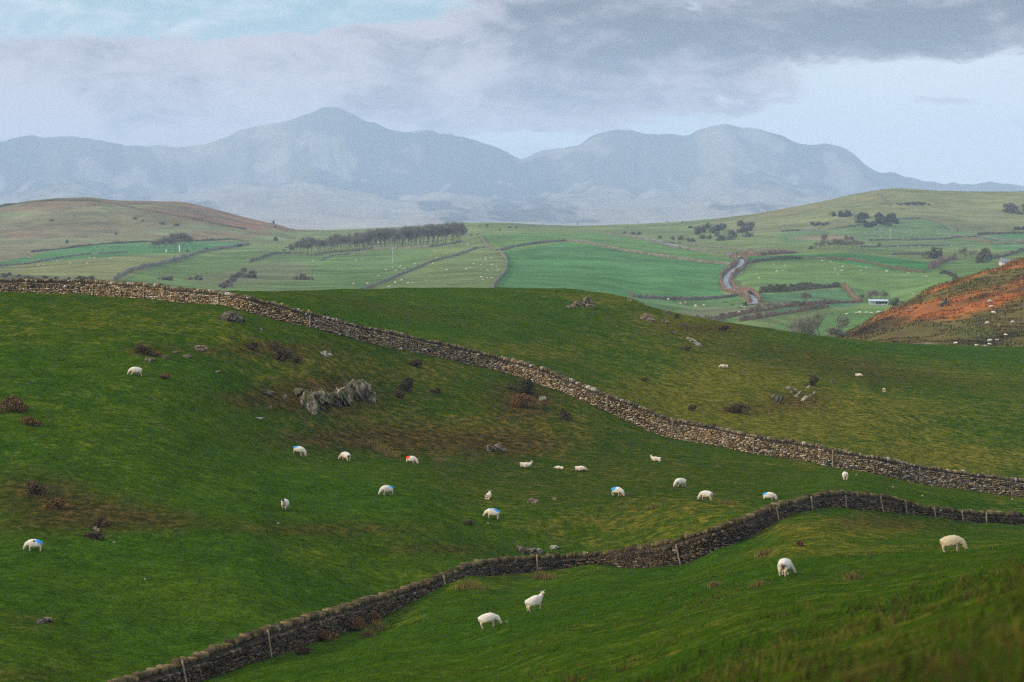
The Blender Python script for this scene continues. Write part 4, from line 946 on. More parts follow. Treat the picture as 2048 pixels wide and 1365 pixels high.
FW([(1518,586),(1570,584),(1620,579),(1680,574)], 'dark hedge along the lower edge of the wide sheep field', 2.6, 1.8, 'dhedge', name='hedge', cat='hedge', lump=.35)
FW([(1683,575),(1692,579),(1702,592),(1716,604),(1730,607)], 'rusty hedge dropping down towards the barn', 2.2, 2.0, 'hedge', name='hedge', cat='hedge', lump=.3)
FW([(1262,594),(1280,597),(1330,600),(1380,601),(1440,597),(1490,591)], 'mossy wall along the lower edge of the emerald field', 1.5, 1.3)
FW([(1425,642),(1470,634),(1500,627),(1560,616),(1640,609),(1690,606),(1725,607)], 'hedge line crossing the low ground to the barn', 1.5, 1.3, 'hedge', name='hedge', cat='hedge', lump=.35)
FW([(1475,644),(1530,635),(1600,623),(1660,614)], 'second hedge line below the first on the low ground', 1.4, 1.3, 'hedge', name='hedge', cat='hedge', lump=.35)
FW([(1754,386),(1765,396),(1782,414)], 'faint stone wall descending from the top of the right hand hill', 1.5, 1.2)
FW([(1560,464),(1655,460),(1703,454),(1798,440),(1834,438),(1870,442),(1917,466)], 'stone wall along the foot of the right hand hill', 1.7, 1.3)
FW([(1736,482),(1822,481),(1894,479),(1905,476),(1965,474),(2001,482),(2060,484)], 'long stone wall across the pale pastures at right', 1.5, 1.2)
FW([(1953,470),(2060,467)], 'dark wall at the right edge under the hill', 1.7, 1.3, 'dhedge')
FW([(1720,495),(1840,493),(1900,492)], 'thin field wall behind the round trees', 1.2, 1.)
FW([(1780,510),(1850,509)], 'short dark wall left of the round tree', 1.4, 1.)
FW([(1979,519),(2008,514),(2060,497)], 'hedge climbing to the right edge behind the farmhouse', 2.0, 1.6, 'dhedge', name='hedge', cat='hedge')
FW([(1905,472),(1950,480),(2000,489),(2060,488)], 'rusty field bank in the pastures at the far right', 1.2, 1.4, 'hedge')
FW([(228,566),(232,559),(264,543),(293,535),(322,531),(361,518),(400,506),(440,499),(480,493),(500,491)], 'dark wall climbing from the left skyline wall towards the trees', 2.2, 1.6)
FW([(60,506),(120,499),(200,490),(300,484),(400,483),(478,479),(500,491)], 'wall at the foot of the brown heath hill', 1.5, 1.2, 'dhedge')
FW([(-20,417),(60,405),(110,402),(180,403),(230,409),(270,419),(330,428),(400,442),(450,453),(500,461)], 'dark wall across the top of the brown heath hill', 2.0, 1.6, 'dhedge')
FW([(42,504),(55,516),(72,520)], 'short pale wall in the green field at far left', 1.4, 1.1)
FW([(-20,535),(60,528),(110,518),(180,509),(260,506)], 'field bank below the green field at far left', 1.2, 1.2)
FW([(498,526),(525,516),(552,507),(580,507),(620,510)], 'dark wall at the left foot of the bare wood', 1.6, 1.2, 'dhedge')
FW([(620,512),(660,506),(699,504),(742,499),(800,497),(860,495),(900,489),(928,483)], 'stone wall along the foot of the bare wood', 1.5, 1.2)
FW([(640,522),(665,512),(700,509),(740,508)], 'small broken wall in the green field below the bare wood', 1.0, 1.)
FW([(880,470),(960,471)], 'thin wall behind the ridge above the emerald field', 1.2, 1.)
FW([(1800,697),(1850,694),(1900,699),(1960,701),(2060,702)], 'low dark wall at the foot of the bracken hill', .9, .8, 'farwall', 432)

# winding lane
roadp = [(1484,518),(1484,526),(1480,534),(1463,545),(1453,556),(1451,567),(1459,580),(1476,587),(1500,593),(1510,602),(1509,612)]
def ribbon(name, pts, w_, mat, dz, rmin):
    x, y, z = world_path(pts, rmin, 2., sm=5, gap=2.); tx, ty = np.gradient(x), np.gradient(y); l_ = np.hypot(tx, ty); nx, ny = -ty/l_, tx/l_; vs = []
    for i in range(len(x)):
        for a_ in (-.5, -.17, .17, .5):
            X_, Y_ = x[i]+nx[i]*a_*w_, y[i]+ny[i]*a_*w_; vs.append((X_, Y_, max(ground(X_, Y_), z[i]-.3)+dz+(.05 if abs(a_) < .3 else 0)))
    fs = [(i*4+j, i*4+j+1, i*4+5+j, i*4+4+j) for i in range(len(x)-1) for j in range(3)]
    o = new_mesh_obj(name, vs, fs, M[mat]); return tag(o, kind='structure')
ribbon('road_verge', roadp, 5, 'verge', .12, 660)
ribbon('track', [(1479,516),(1455,508),(1420,502),(1385,498),(1350,492),(1318,482),(1285,476),(1250,472)], 3.2, 'road', .18, 900)
ribbon('road', roadp, 2.1, 'road', .26, 660)
FW([(1458,516),(1472,516),(1475,528),(1453,542),(1440,556),(1443,576),(1453,583),(1495,592),(1502,609)], 'rusty hedge along the left side of the winding lane', 2.0, 1.9, 'hedge', name='hedge', cat='hedge', lump=.35)
FW([(1480,514),(1496,521),(1491,534),(1472,548),(1461,556),(1466,574),(1482,583),(1511,590),(1521,599),(1522,612)], 'rusty hedge along the right side of the winding lane', 2.0, 1.9, 'hedge', name='hedge', cat='hedge', lump=.35)

# ------------------------------------------------------------ distant trees
def limb(vs, fs, p, q, r0, r1, k=4):
    d = q-p; d /= np.linalg.norm(d)+1e-9; a_ = np.cross(d, (0,0,1.)) if abs(d[2]) < .9 else np.cross(d, (1.,0,0)); a_ /= np.linalg.norm(a_); b_ = np.cross(d, a_); n = len(vs)
    for c, r in ((p, r0), (q, r1)):
        for j in range(k): t = 2*math.pi*j/k; vs.append(c+(a_*math.cos(t)+b_*math.sin(t))*r)
    for j in range(k): fs.append((n+j, n+(j+1)%k, n+k+(j+1)%k, n+k+j))
def bare_tree(seed, H_=12., spread=.5, trunk=.30, twigs=1500, lean=0., tw=.05, mat='twigd', low=.12):
    """returns two meshes: trunk with limbs, and crown of fine twigs"""
    rs = np.random.RandomState(seed); vs, fs = [], []; tips = []
    def grow(p, d, L_, r, dep):
        q = p+d*L_; limb(vs, fs, p, q, r, r*.65)
        if dep == 0: tips.append((q, d)); return
        if dep <= 2: tips.append((q, d))
        for _ in range(3 if dep > 2 else 3):
            nd_ = d+rs.normal(size=3)*spread+np.array([lean*.12, 0, .10]); nd_ /= np.linalg.norm(nd_)
            grow(q, nd_, L_*rs.uniform(.62, .82), r*.62, dep-1)
    t0 = H_*low*rs.uniform(.8, 1.3); grow(np.array([0,0,-.3]), np.array([lean*.25, 0, 1.])/math.hypot(1, lean*.25), t0+.3, trunk, 0) if False else None
    base = np.array([0,0,-.4]); top = np.array([lean*t0*.3, 0, t0+.8]); limb(vs, fs, base, top, trunk, trunk*.8, 6)
    for _ in range(4):
        d = np.array([rs.normal()*.55+lean*.3, rs.normal()*.55, 1.]); d /= np.linalg.norm(d); grow(top, d, H_*.27, trunk*.6, 3)
    tp = np.array([t[0] for t in tips]); sc = H_/max(tp[:, 2].max(), 1)*.93
    vs = [np.asarray(v_)*sc for v_ in vs]; tp = tp*sc; n = twigs
    ix = rs.randint(len(tp), size=n); cd = np.array([t[1] for t in tips])[ix]; cc = tp[ix]+rs.normal(size=(n, 3))*H_*.045
    dv = cd+rs.normal(size=(n, 3))*.6; dv /= np.linalg.norm(dv, axis=1)[:, None]; sd_ = np.cross(dv, rs.normal(size=(n, 3))); sd_ /= np.linalg.norm(sd_, axis=1)[:, None]
    ln = H_*rs.uniform(.05, .11, n)[:, None]; tv = np.stack([cc-sd_*tw, cc+sd_*tw, cc+dv*ln], 1).reshape(-1, 3)
    mk = []
    for nm, v_, f_ in (('trunk', vs, fs), ('crown', tv, np.arange(3*n).reshape(n, 3))):
        o = new_mesh_obj(nm, np.array(v_), f_ if isinstance(f_, np.ndarray) else [tuple(map(int, t)) for t in f_], M['twigd'] if nm == 'trunk' else M[mat]); mk.append(o.data); bpy.data.objects.remove(o)
    return mk
def place_tree(mk, name, p, sc, label, grp=None, rz=None, cat='tree', sy=1., parts=('trunk', 'crown')):
    root = empty(name, p, random.uniform(0, 6.28) if rz is None else rz); root.scale = (sc*sy, sc*sy, sc)
    for m_, nm in zip(mk, parts):
        o = bpy.data.objects.new(nm, m_); COL.objects.link(o); o.parent = root
    return tag(root, label, cat, grp)
TD = [bare_tree(s, 12, .42, .30, 2300, .35, .045, 'twigd', .26) for s in (1, 2, 3, 4)]
TB = [bare_tree(s, 12, .50, .24, 2200, .2, .045, 'twig', .10) for s in (11, 12, 13)]
TG = [bare_tree(s, 8, .50, .22, 6500, .0, .034, 'twigg', .06) for s in (21, 22, 23)]
def evergreen(seed, mat='evergreen', n=1100, leaf=.28):
    rs = np.random.RandomState(seed); v_, f_ = leafcloud(rs, lumpy(rs, n, 6., 6., 4.5, 9, .3)+np.array([0,0,.1]), leaf); a_ = new_mesh_obj('foliage', v_, f_, M[mat]); d1 = a_.data; bpy.data.objects.remove(a_)
    sv, sf = stems(rs, 6, 6, 4.5, 6, .14); a_ = new_mesh_obj('stem', sv, sf, M['stem']); d2 = a_.data; bpy.data.objects.remove(a_); return [d2, d1]
EG = [evergreen(31), evergreen(32), evergreen(33, 'dhedge')]
SCB = [evergreen(41, 'twigd', 1500, .22), evergreen(42, 'twig', 1500, .22), evergreen(43, 'dhedge', 1300, .25)]
def tree_px(mk, name, px, base, hpx, label, grp=None, rmin=900, h0=12., sy=1., cat='tree', parts=('trunk', 'crown'), rz=None, rmax=1e9):
    p = hit(px, base, rmin, rmax); s_ = size_at(p); return place_tree(mk, name, p-Vector((0,0,.2)), hpx*s_/h0, label, grp, rz, cat, sy, parts)
# the bare wood on the ridge
topx = [560,600,650,700,760,800,850,900,930]; topy = [494,473,468,464,455,455,449,445,450]; basx = [560,620,700,760,850,930]; basy = [509,507,501,496,491,484]
for row, (dy, mn) in enumerate(((0, 1200), (-3, 1200), (-7, 1200))):
    for x_ in np.arange(570+row*3, 926, 6.8):
        x_ += random.uniform(-5, 5)
        if random.random() < (.30 if x_ < 700 else .08): continue
        rr_ = random.uniform(0, 12) if x_ < 740 else random.uniform(-2, 6); by = np.interp(x_, basx, basy)+dy; ty_ = min(np.interp(x_, topx, topy)+rr_+(3 if row == 0 else 0), by-9)
        dark_ = x_ > 800 or x_ < 620
        tree_px(random.choice(TD if dark_ else TB+TD[:1]), 'bare_tree', x_, by, by-ty_, 'bare winter tree among the long wood on the ridge', 'trees of the long bare wood', 1200, sy=random.uniform(.75, .95), rz=random.uniform(-.5, .5))
tree_px(TD[0], 'bare_tree', 918, 486, 42, 'last tree at the right end of the bare wood with a clear trunk', None, 1200)
for i, (x_, b_, h_) in enumerate([(308,504,18),(318,505,22),(328,505,25),(338,505,28),(350,504,30),(358,503,31),(364,503,28)]):
    tree_px(TD[i % 4], 'windswept_tree', x_, b_, h_*1.3, 'wind leaned bare tree in the small clump left of the long wood', 'clump of windswept trees', 900, sy=1.05, rz=.1)
# right hand trees
tree_px(SCB[2], 'round_tree', 1866, 517, 28, 'low round tree, left one of the pair right of the bright green strip', None, 900, 4.9, 1.15, parts=('trunk', 'crown'))
tree_px(SCB[0], 'round_tree', 1967, 526, 40, 'larger round tree, right one of the pair by the farmhouse', None, 780, 4.9, .95, parts=('trunk', 'crown'))
tree_px(TB[0], 'bare_tree', 1930, 519, 26, 'thin bare tree between the two round trees', None, 900)
tree_px(TB[1], 'bare_tree', 1945, 521, 22, 'thinner bare tree close to the left of the larger round tree', None, 900)
for x_, b_, h_, w2, lb in [(1572,694,50,1.2,'leftmost of the leafless trees behind the green hill shoulder'),(1597,690,60,1.1,'second leafless tree from the left behind the green hill shoulder'),(1618,694,56,1.0,'third leafless tree from the left behind the green hill shoulder'),(1641,690,64,1.1,'tallest leafless tree behind the green hill shoulder'),(1664,692,38,1.2,'low leafless tree at the foot of the bracken hill')]:
    tree_px(random.choice(TG), 'leafless_tree', x_, b_, h_, lb, 'leafless trees behind the green hill shoulder', 560, 8., w2*1.05, rmax=640)
tree_px(TB[2], 'bare_tree', 1611, 614, 32, 'pale slender bare tree alone on the low ground beyond the lane', None, 650, sy=.9)
for i, (x_, b_, h_) in enumerate([(1515,622,14),(1527,620,16),(1540,618,14),(1555,616,12),(1572,614,12)]):
    tree_px(TB[i % 3], 'bare_shrub', x_, b_, h_, 'pale leafless thicket where the lane disappears', 'thicket by the lane', 650, sy=1.3)
for i, (x_, b_, h_) in enumerate([(1412,644,16),(1426,646,18),(1440,650,16),(1398,640,12)]):
    tree_px(TB[i % 3], 'bare_shrub', x_, b_, h_, 'grey leafless thicket behind the crest of the green hill', 'thicket behind the green hill', 650, sy=1.5)
for i, (x_, b_, h_) in enumerate([(1722,602,14),(1732,603,18),(1742,602,20),(1752,601,22),(1762,601,22),(1771,603,18)]):
    tree_px(TB[i % 3], 'bare_tree', x_, b_, h_, 'leafless tree in the row behind the barn', 'trees behind the barn', 780, sy=1.1)
tree_px(SCB[2], 'round_bush', 1795, 612, 20, 'round dark bush right of the barn', None, 700, 4.9, 1.3, 'bush', ('stem', 'foliage'))
tree_px(EG[0], 'round_bush', 1492, 612, 12, 'dark evergreen bush left of the lane bottom', None, 650, 4.9, .9, 'bush', ('stem', 'foliage'))
for i, (x_, b_, h_) in enumerate([(1885,548,11),(1893,549,13),(1901,552,14),(1907,556,14),(1912,561,14)]):
    tree_px(SCB[0], 'scrub_bush', x_, b_, h_, 'brown scrub bush in the curved row above the bracken hill', 'curved row of scrub', 780, 4.9, 1., 'bush', ('stem', 'foliage'))
tree_px(SCB[2], 'scrub_bush', 1975, 545, 11, 'low dark bush at the crest edge of the bracken hill', None, 780, 4.9, 1.7, 'bush', ('stem', 'foliage'))
# scrub wood
rs_ = np.random.RandomState(5)
for i in range(34):
    x_ = 1395+rs_.rand()*110; b_ = 456+rs_.rand()*26-max(0, (x_-1450))*.14; 
    tree_px([EG[2], SCB[0], SCB[1], SCB[2]][i % 4], 'scrub_bush', x_, b_, 9+rs_.rand()*8, 'rounded dark bush of the scrub wood under the ridge', 'scrub wood in the middle distance', 1200, 4.9, 1.25, 'bush', ('stem', 'foliage'))
for i in range(14):
    x_ = 1240+rs_.rand()*150; b_ = 466+rs_.rand()*6+(x_-1240)*.09; tree_px([SCB[0], SCB[2]][i % 2], 'scrub_bush', x_, b_, 5+rs_.rand()*4, 'low scrub bush beside the far road', 'scrub along the far road', 1300, 4.9, 1.4, 'bush', ('stem', 'foliage'))
for i in range(30):
    a_ = rs_.rand()*6.28; q = math.sqrt(rs_.rand()); x_ = 1752+math.cos(a_)*q*46; b_ = 444+math.sin(a_)*q*13-(x_-1752)*.02
    tree_px([EG[0], EG[1], EG[2], SCB[2]][i % 4], 'hill_bush', x_, b_, 9+rs_.rand()*6, 'dark bush of the thicket on the right hand hill', 'thicket on the right hand hill', 1500, 4.9, 1.25, 'bush', ('stem', 'foliage'))
for i in range(9):
    x_ = 1668+rs_.rand()*32; b_ = 428+rs_.rand()*8; tree_px(EG[i % 2], 'hill_bush', x_, b_, 9+rs_.rand()*4, 'dark bush of the small thicket left on the right hand hill', 'small thicket on the right hand hill', 1500, 4.9, 1.2, 'bush', ('stem', 'foliage'))
for i in range(5):
    x_ = 1625+i*7; tree_px(SCB[0], 'hill_bush', x_, 450+(i % 2)*2, 9, 'brown bush low at the left end of the hill thickets', 'low brown bushes on the hill', 1400, 4.9, 1.4, 'bush', ('stem', 'foliage'))
for i in range(10):
    x_ = 1795+i*7; tree_px([SCB[0], EG[2]][i % 2], 'hill_bush', x_, 409+(i % 2)*2, 5+(3 if 2 < i < 8 else 0), 'low dark bush in the strip near the top of the right hand hill', 'strip of bushes near the hill top', 1500, 4.9, 1.5, 'bush', ('stem', 'foliage'))
for i in range(14):
    x_ = 2000+rs_.rand()*60; b_ = 412+rs_.rand()*18; tree_px([SCB[0], SCB[2]][i % 2], 'hill_bush', x_, b_, 10, 'brown bush at the right edge of the hill', 'brown bushes at the right edge', 1500, 4.9, 1.5, 'bush', ('stem', 'foliage'))
for i in range(4): tree_px(EG[0], 'hill_bush', 2030+i*8, 460, 9, 'dark bush on the hill flank at the right edge', 'dark bushes at the right edge', 1300, 4.9, 1.3, 'bush', ('stem', 'foliage'))
for i, (x_, b_, h_, k_) in enumerate([(1650,500,34,0),(1640,498,12,1),(1668,498,22,2),(1682,497,20,2),(1692,496,26,0),(1703,495,24,0),(1713,495,16,1),(1722,495,14,1)]+[(1632+j*9,498,14+j%3*3,3) for j in range(11)]):
    mk = TD[i % 4] if k_ in (0, 2) else TB[i % 3]
    tree_px(mk, 'bare_tree', x_, b_, h_, 'bare tree in the mixed copse right of the road bend' if i else 'tallest dark tree of the mixed copse right of the road bend', 'mixed copse beyond the road', 1150, sy=.55 if k_ == 0 else 1.)
tree_px(EG[0], 'round_bush', 1621, 499, 10, 'dark round bush at the left end of the mixed copse', None, 1150, 4.9, 1.1, 'bush', ('stem', 'foliage'))
tree_px(EG[1], 'conifer_bush', 1759, 493, 10, 'small dark evergreen alone right of the mixed copse', None, 1150, 4.9, .8, 'bush', ('stem', 'foliage'))
singles = [(548,448,9,.7,'lone dark evergreen on the skyline of the heath ridge'),(551,456,7,.6,'dark bush just under the lone skyline evergreen'),(134,487,9,1.1,'dark bush beside a pale stone at the foot of the heath hill'),(232,470,9,.6,'small dark tree alone on the heath hill'),
 (413,502,8,1.9,'long dark bush on the lane left of the bare wood'),(480,494,8,1.5,'dark bush right of the long dark bush'),(552,482,11,1.1,'round dark bush above the left end of the bare wood'),(375,504,6,1.,'tiny bush at the right foot of the windswept clump'),
 (270,439,6,2.,'dark bush patch in the middle of the heath hill'),(285,443,5,1.6,'second dark bush patch right of the middle of the heath hill'),(325,449,6,2.2,'dark bush patch at the right of the heath hill'),(352,452,6,2.4,'dark bush patch furthest right on the heath hill'),(105,442,5,2.2,'dark scrub patch high at the left of the heath hill'),
 (148,433,4,1.,'tiny bush near the top of the heath hill'),(960,454,4,1.4,'small bush on the skyline right of the bare wood'),(973,453,6,1.3,'dark bush on the skyline right of the bare wood'),(1020,456,5,1.6,'dark bush on the ridge above the emerald field'),(1032,456,5,1.2,'second dark bush on the ridge above the emerald field'),
 (1000,461,5,1.,'bush on the green ridge top'),(1155,450,5,1.2,'dark bush breaking the skyline left of centre right'),(1275,447,4,.9,'tiny skyline bush above the far field'),(1335,445,5,1.,'skyline bush left of the scrub wood'),(1365,446,4,1.2,'low skyline bush next to the scrub wood'),(893,444,4,1.,'small tree top above the bare wood'),
 (1380,457,7,1.9,'dark bush at the upper left of the scrub wood')]
for i, (x_, b_, h_, sy, lb) in enumerate(singles):
    tree_px(EG[i % 3], 'dark_bush', x_, b_, h_, lb, None, 1200, 4.9, sy, 'bush', ('stem', 'foliage'))
# dark scrub below left skyline wall
for i in range(26):
    x_ = rs_.rand()*190; b_ = 556+rs_.rand()*8-(8 if x_ < 40 else 0); tree_px([SCB[0], SCB[2], EG[2]][i % 3], 'scrub_bush', x_, b_, 6+rs_.rand()*3, 'dark scrub bush just above the left skyline wall', 'scrub above the left skyline wall', 640, 4.9, 1.6, 'bush', ('stem', 'foliage'))
for i in range(22):
    x_ = 428+rs_.rand()*60; b_ = 582-(x_-425)*.62+rs_.rand()*14*(1-(x_-428)/90); tree_px([SCB[0], SCB[1]][i % 2], 'scrub_bush', x_, b_, 9+rs_.rand()*4, 'purplish brown scrub bush on the bank right of the wall top', 'scrub bank above the wall', 640, 4.9, 1.1, 'bush', ('stem', 'foliage'))
R_('rock_outcrop', 600, 560, [(-8,0,7,6,0),(4,2,9,7,0),(20,0,7,5,0)], 'rock', 'grey crag in the green field beyond the skyline', 'crag', 640)
R_('rock_outcrop', 497, 556, [(-8,0,9,8,0),(6,4,9,8,0),(14,-6,7,6,0)], 'rock', 'grey crag beside the scrub bank beyond the skyline', 'crag', 640)
R_('rock_outcrop', 462, 575, [(0,0,3,8,0)], 'rockt', 'tall pale rock at the edge of the scrub bank', 'rock', 640)
R_('rock_outcrop', 330, 560, [(-6,0,9,4,0),(8,2,8,4,0)], 'rock', 'low grey rocks beyond the skyline wall at left', 'crag', 640)
R_('rock_outcrop', 385, 560, [(-6,0,9,4,0),(12,2,8,5,0)], 'rock', 'low grey rocks beyond the skyline wall, right group', 'crag', 640)
for px, py in [(1362,608),(1372,611),(1450,606),(1463,611),(1480,617),(1405,607)]:
    tag(R_('pale_boulder', px, py, [(0,0,4,2.4,0)], 'rockt', 'pale boulder on the low green ground left of the lane', 'rock', 640), group='boulders left of the lane')

# ------------------------------------------------------------ poles, barn, farmhouse
def boxes(lst):
    vs, fs = [], []
    for (x0, x1, y0, y1, z0, z1) in lst:
        n = len(vs); vs += [(x0,y0,z0),(x1,y0,z0),(x1,y1,z0),(x0,y1,z0),(x0,y0,z1),(x1,y0,z1),(x1,y1,z1),(x0,y1,z1)]
        fs += [tuple(n+q for q in f_) for f_ in BF.tolist()]
    return vs, fs
def part(name, lst, mat, root): return new_mesh_obj(name, *boxes(lst), M[mat], root)
for px, py, hp, lb in [(785,527,31,'white telegraph pole below the bare wood'),(1352,494,17,'small telegraph pole under the scrub wood'),(1781,481,25,'faint telegraph pole on the pale pasture at right')]:
    p = hit(px, py, 900); s_ = size_at(p); H_ = hp*s_; rt = empty('telegraph_pole', p)
    part('pole', [(-.16,.16,-.16,.16,-.3,H_)], 'polew', rt); part('crossarm', [(-.9,.9,-.27,-.17,H_-.5,H_-.3)], 'polew', rt)
    tag(rt, lb, 'utility pole')
for px, py, hp, lb in [(332,505,6,'white gate post by the windswept clump, left one'),(359,504,13,'white post under the windswept clump, taller right one')]:
    p = hit(px, py, 900); H_ = hp*size_at(p); rt = empty('white_post', p); part('post', [(-.3,.3,-.2,.2,-.3,H_)], 'white', rt); tag(rt, lb, 'post')
p = hit(1262, 608, 0, 338); H_ = 2.0; rt = empty('gate_post', at_r(1261, 337)); part('post', [(-.1,.1,-.1,.1,-.3,1.6)], 'wood', rt); part('brace', [(-.42,-.30,-.1,.1,-.3,1.2)], 'wood', rt); tag(rt, 'grey gate posts standing on the crest of the green hill', 'gate post')
p = hit(1757, 611, 700); s_ = size_at(p); L_ = 36*s_; rt = empty('barn', (p.x, p.y, p.z-.1), -.08)
h_ = 10*s_
part('wall', [(-L_/2, L_/2, 3.0, 3.2, 0, h_*.95), (-L_/2, -L_/2+.2, -.0, 3.0, 0, h_*.9), (L_/2-.2, L_/2, 0, 3.0, 0, h_*.9), (-L_/2+.2, -L_/2+L_*.36, 0, .2, 0, h_*.86), (-L_/2+L_*.36, L_/2-.2, 0, .2, 0, h_*.32)], 'boards', rt)
part('bay_shade', [(-L_/2+L_*.37, L_/2-.25, .5, .6, .1, h_*.84)], 'bayshade', rt)  # dark sheet added to stand for shade inside the open bay
for q in (.52, .68, .84): part('post', [(-L_/2+L_*q-.08, -L_/2+L_*q+.08, .02, .18, h_*.33, h_*.86)], 'boards', rt)
rv = [(-L_/2-.2,-.5,h_*.84),(L_/2+.2,-.5,h_*.84),(L_/2+.2,3.5,h_*1.10),(-L_/2-.2,3.5,h_*1.10)]; rv += [(a_, b_, c_+.12) for a_, b_, c_ in rv]
new_mesh_obj('roof', rv, [tuple(q) for q in BF.tolist()], M['sheetmetal'], rt)
tag(rt, 'small pale open fronted barn with white roof by the sheep paddock', 'barn')
p = hit(2012, 531, 700); s_ = size_at(p); rt = empty('farmhouse', (p.x, p.y, p.z-.3), .1); w_, h_ = 16*s_, 8*s_
part('wall', [(-w_/2, w_/2, 0, 4.5, 0, h_)], 'render', rt)
rv = [(-w_/2-.2,-.3,h_),(w_/2+.2,-.3,h_),(w_/2+.2,4.8,h_),(-w_/2-.2,4.8,h_),(-w_/2-.2,2.25,h_+1.3),(w_/2+.2,2.25,h_+1.3)]
new_mesh_obj('roof', rv, [(0,1,5,4),(2,3,4,5),(0,4,3),(1,2,5),(0,3,2,1)], M['slate'], rt)
for q in (-.3, .25): part('window', [(w_*q-.3, w_*q+.3, -.03, .05, h_*.35, h_*.75)], 'white', rt)
part('chimney', [(-w_/2+.2, -w_/2+.7, 2.0, 2.5, h_+.6, h_+2.0)], 'render', rt)
tag(rt, 'little pink walled farmhouse half hidden by the bracken hill', 'house')

# ------------------------------------------------------------ grass
gt, gn, gbs = pbr('grass_blades', .9); gbs.inputs['Specular IOR Level'].default_value = .0; gn.put(gbs.inputs['Base Color'], attr(gn, 'tint'))
rg = np.random.RandomState(77)
def turf(n, rlo, rhi, hlo, hhi, wid, per, name, label, drybias=0.):
    ki = np.where((R > rlo) & (R < rhi))[0]; ti = np.where(np.abs(TH) < math.radians(13.1))[0]
    a_ = rg.randint(ti[0], ti[-1], n); c = ki[0]+np.sort(rg.randint(0, len(ki)-1, n)); u1 = rg.rand(n); u2 = rg.rand(n)
    th = TH[a_]*(1-u1)+TH[a_+1]*u1; rr = R[c]*(1-u2)+R[c+1]*u2
    z = (Z[a_,c]*(1-u1)+Z[a_+1,c]*u1)*(1-u2)+(Z[a_,c+1]*(1-u1)+Z[a_+1,c+1]*u1)*u2
    x = np.sin(th)*rr; y = np.cos(th)*rr
    clump = fbm(x, y, 2.2, 3, 95); d_ = dry[a_, c]+drybias+(fbm(x, y, 9, 3, 96)-.5)*1.2; hth = heath[a_, c]
    keep = clump > .42; x, y, z, d_, hth, rr, clump = [q[keep] for q in (x, y, z, d_, hth, rr, clump)]; m_ = len(x)
    X_ = np.repeat(x, per)+rg.normal(0, .12, m_*per); Y_ = np.repeat(y, per)+rg.normal(0, .12, m_*per); Z_ = np.repeat(z, per)-.04
    hh = np.repeat(rg.uniform(hlo, hhi, m_)*(.6+1.0*(clump-.42)), per)*rg.uniform(.6, 1.1, m_*per); ang = rg.uniform(0, 6.28, m_*per)
    wd = np.repeat(wid*(.5+rr/120), per)
    dx, dy = np.cos(ang)*wd, np.sin(ang)*wd; lx, ly = rg.normal(.04, .10, m_*per), rg.normal(0, .10, m_*per)
    v_ = np.stack([np.stack([X_-dx, Y_-dy, Z_], 1), np.stack([X_+dx, Y_+dy, Z_], 1), np.stack([X_+lx, Y_+ly, Z_+hh], 1)], 1).reshape(-1, 3)
    o = new_mesh_obj(name, v_, np.arange(3*m_*per).reshape(-1, 3), gt)
    isd = np.repeat((rg.rand(m_) < np.clip(d_*.75-.05, .02, .8)), per); ish = np.repeat(rg.rand(m_) < np.clip(hth*.7, 0, .75), per)
    c_ = np.array((.033,.070,.0045))*rg.uniform(.75, 1.35, (m_*per, 1)); c_[isd] = np.array((.12,.095,.018))*rg.uniform(.6, 1.3, (isd.sum(), 1)); c_[ish] = np.array((.065,.040,.017))*rg.uniform(.5, 1.3, (ish.sum(), 1))
    vattr(o, 'tint', np.repeat(c_, 3, 0)); return tag(o, label, 'grass', kind='stuff')
ki = np.where((R > 436) & (R < 645))[0]; ti = np.where((TH > ray(1600, 600)[0]) & (np.abs(TH) < math.radians(13.1)))[0]; n = 26000; per = 5
a_ = rg.randint(ti[0], ti[-1], n); c = rg.randint(ki[0], ki[-1], n); keep = fbm(X[a_, c], Y[a_, c], 5, 3, 97) > .47; a_, c = a_[keep], c[keep]; n = len(a_)
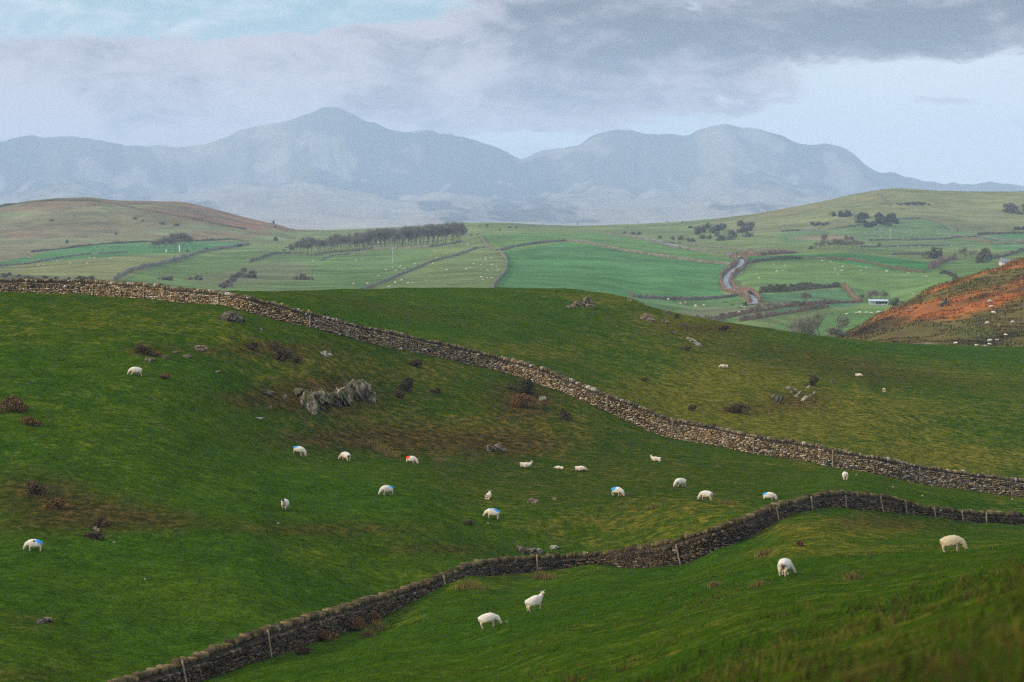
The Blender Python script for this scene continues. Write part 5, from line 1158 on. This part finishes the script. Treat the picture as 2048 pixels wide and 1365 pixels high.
bx = np.repeat(np.stack([X[a_, c], Y[a_, c], Z[a_, c]-.1], 1), per, 0)+np.hstack([rg.normal(0, .45, (n*per, 2)), np.zeros((n*per, 1))]); ang = rg.uniform(0, 6.28, n*per); wd = np.stack([np.cos(ang), np.sin(ang), 0*ang], 1)*.20
tp = bx+np.stack([rg.normal(0, .2, n*per), rg.normal(0, .2, n*per), rg.uniform(.15, .62, n*per)], 1)
o = new_mesh_obj('undergrowth', np.stack([bx-wd, bx+wd, tp], 1).reshape(-1, 3), np.arange(3*n*per).reshape(-1, 3), gt)
vattr(o, 'tint', np.repeat(np.repeat(GC[a_, c]*rg.uniform(.5, 1.6, (n, 1)), per, 0), 3, 0)); tag(o, 'rusty bracken and heather undergrowth covering the hill at right', 'undergrowth', kind='stuff')
turf(5200, 12, 75, .20, .50, .013, 16, 'tussock_grass', 'taller blurred grass tussocks of the nearest slope', -.05)
turf(26000, 9, 95, .07, .20, .010, 9, 'grass', 'rough green and straw grass of the near slope')
turf(60000, 90, 425, .08, .20, .012, 5, 'grass', 'short tussocky grass of the middle pasture')
HAZE_COL = (.59, .775, 1.0, 1); HAZE_D = 1.05e-4
# ------------------------------------------------------------ haze
hz = bpy.data.materials.new('haze'); hz.use_nodes = True; hn_ = hz.node_tree; hn_.nodes.clear()
pv = hn_.nodes.new('ShaderNodeVolumePrincipled'); out = hn_.nodes.new('ShaderNodeOutputMaterial'); hn_.links.new(pv.outputs[0], out.inputs['Volume'])
pv.inputs['Color'].default_value = HAZE_COL; pv.inputs['Density'].default_value = HAZE_D; pv.inputs['Anisotropy'].default_value = 0.
for k_ in ('Density Attribute', 'Color Attribute', 'Temperature Attribute'):
    if k_ in pv.inputs: pv.inputs[k_].default_value = ''
try: hz.cycles.homogeneous_volume = True
except Exception: pass
zb, ztop = float(Z.min())-1.0, float(Z.max())+12
hb = [(x, y, z) for z in (zb, ztop) for y in (-14300, 14300) for x in (-14300, 14300)]
ho = new_mesh_obj('haze', hb, [(0,2,3,1),(4,5,7,6),(0,1,5,4),(2,6,7,3),(0,4,6,2),(1,3,7,5)], hz)
tag(ho, kind='stuff', label='pale blue haze over the valley and the far mountains', cat='haze')
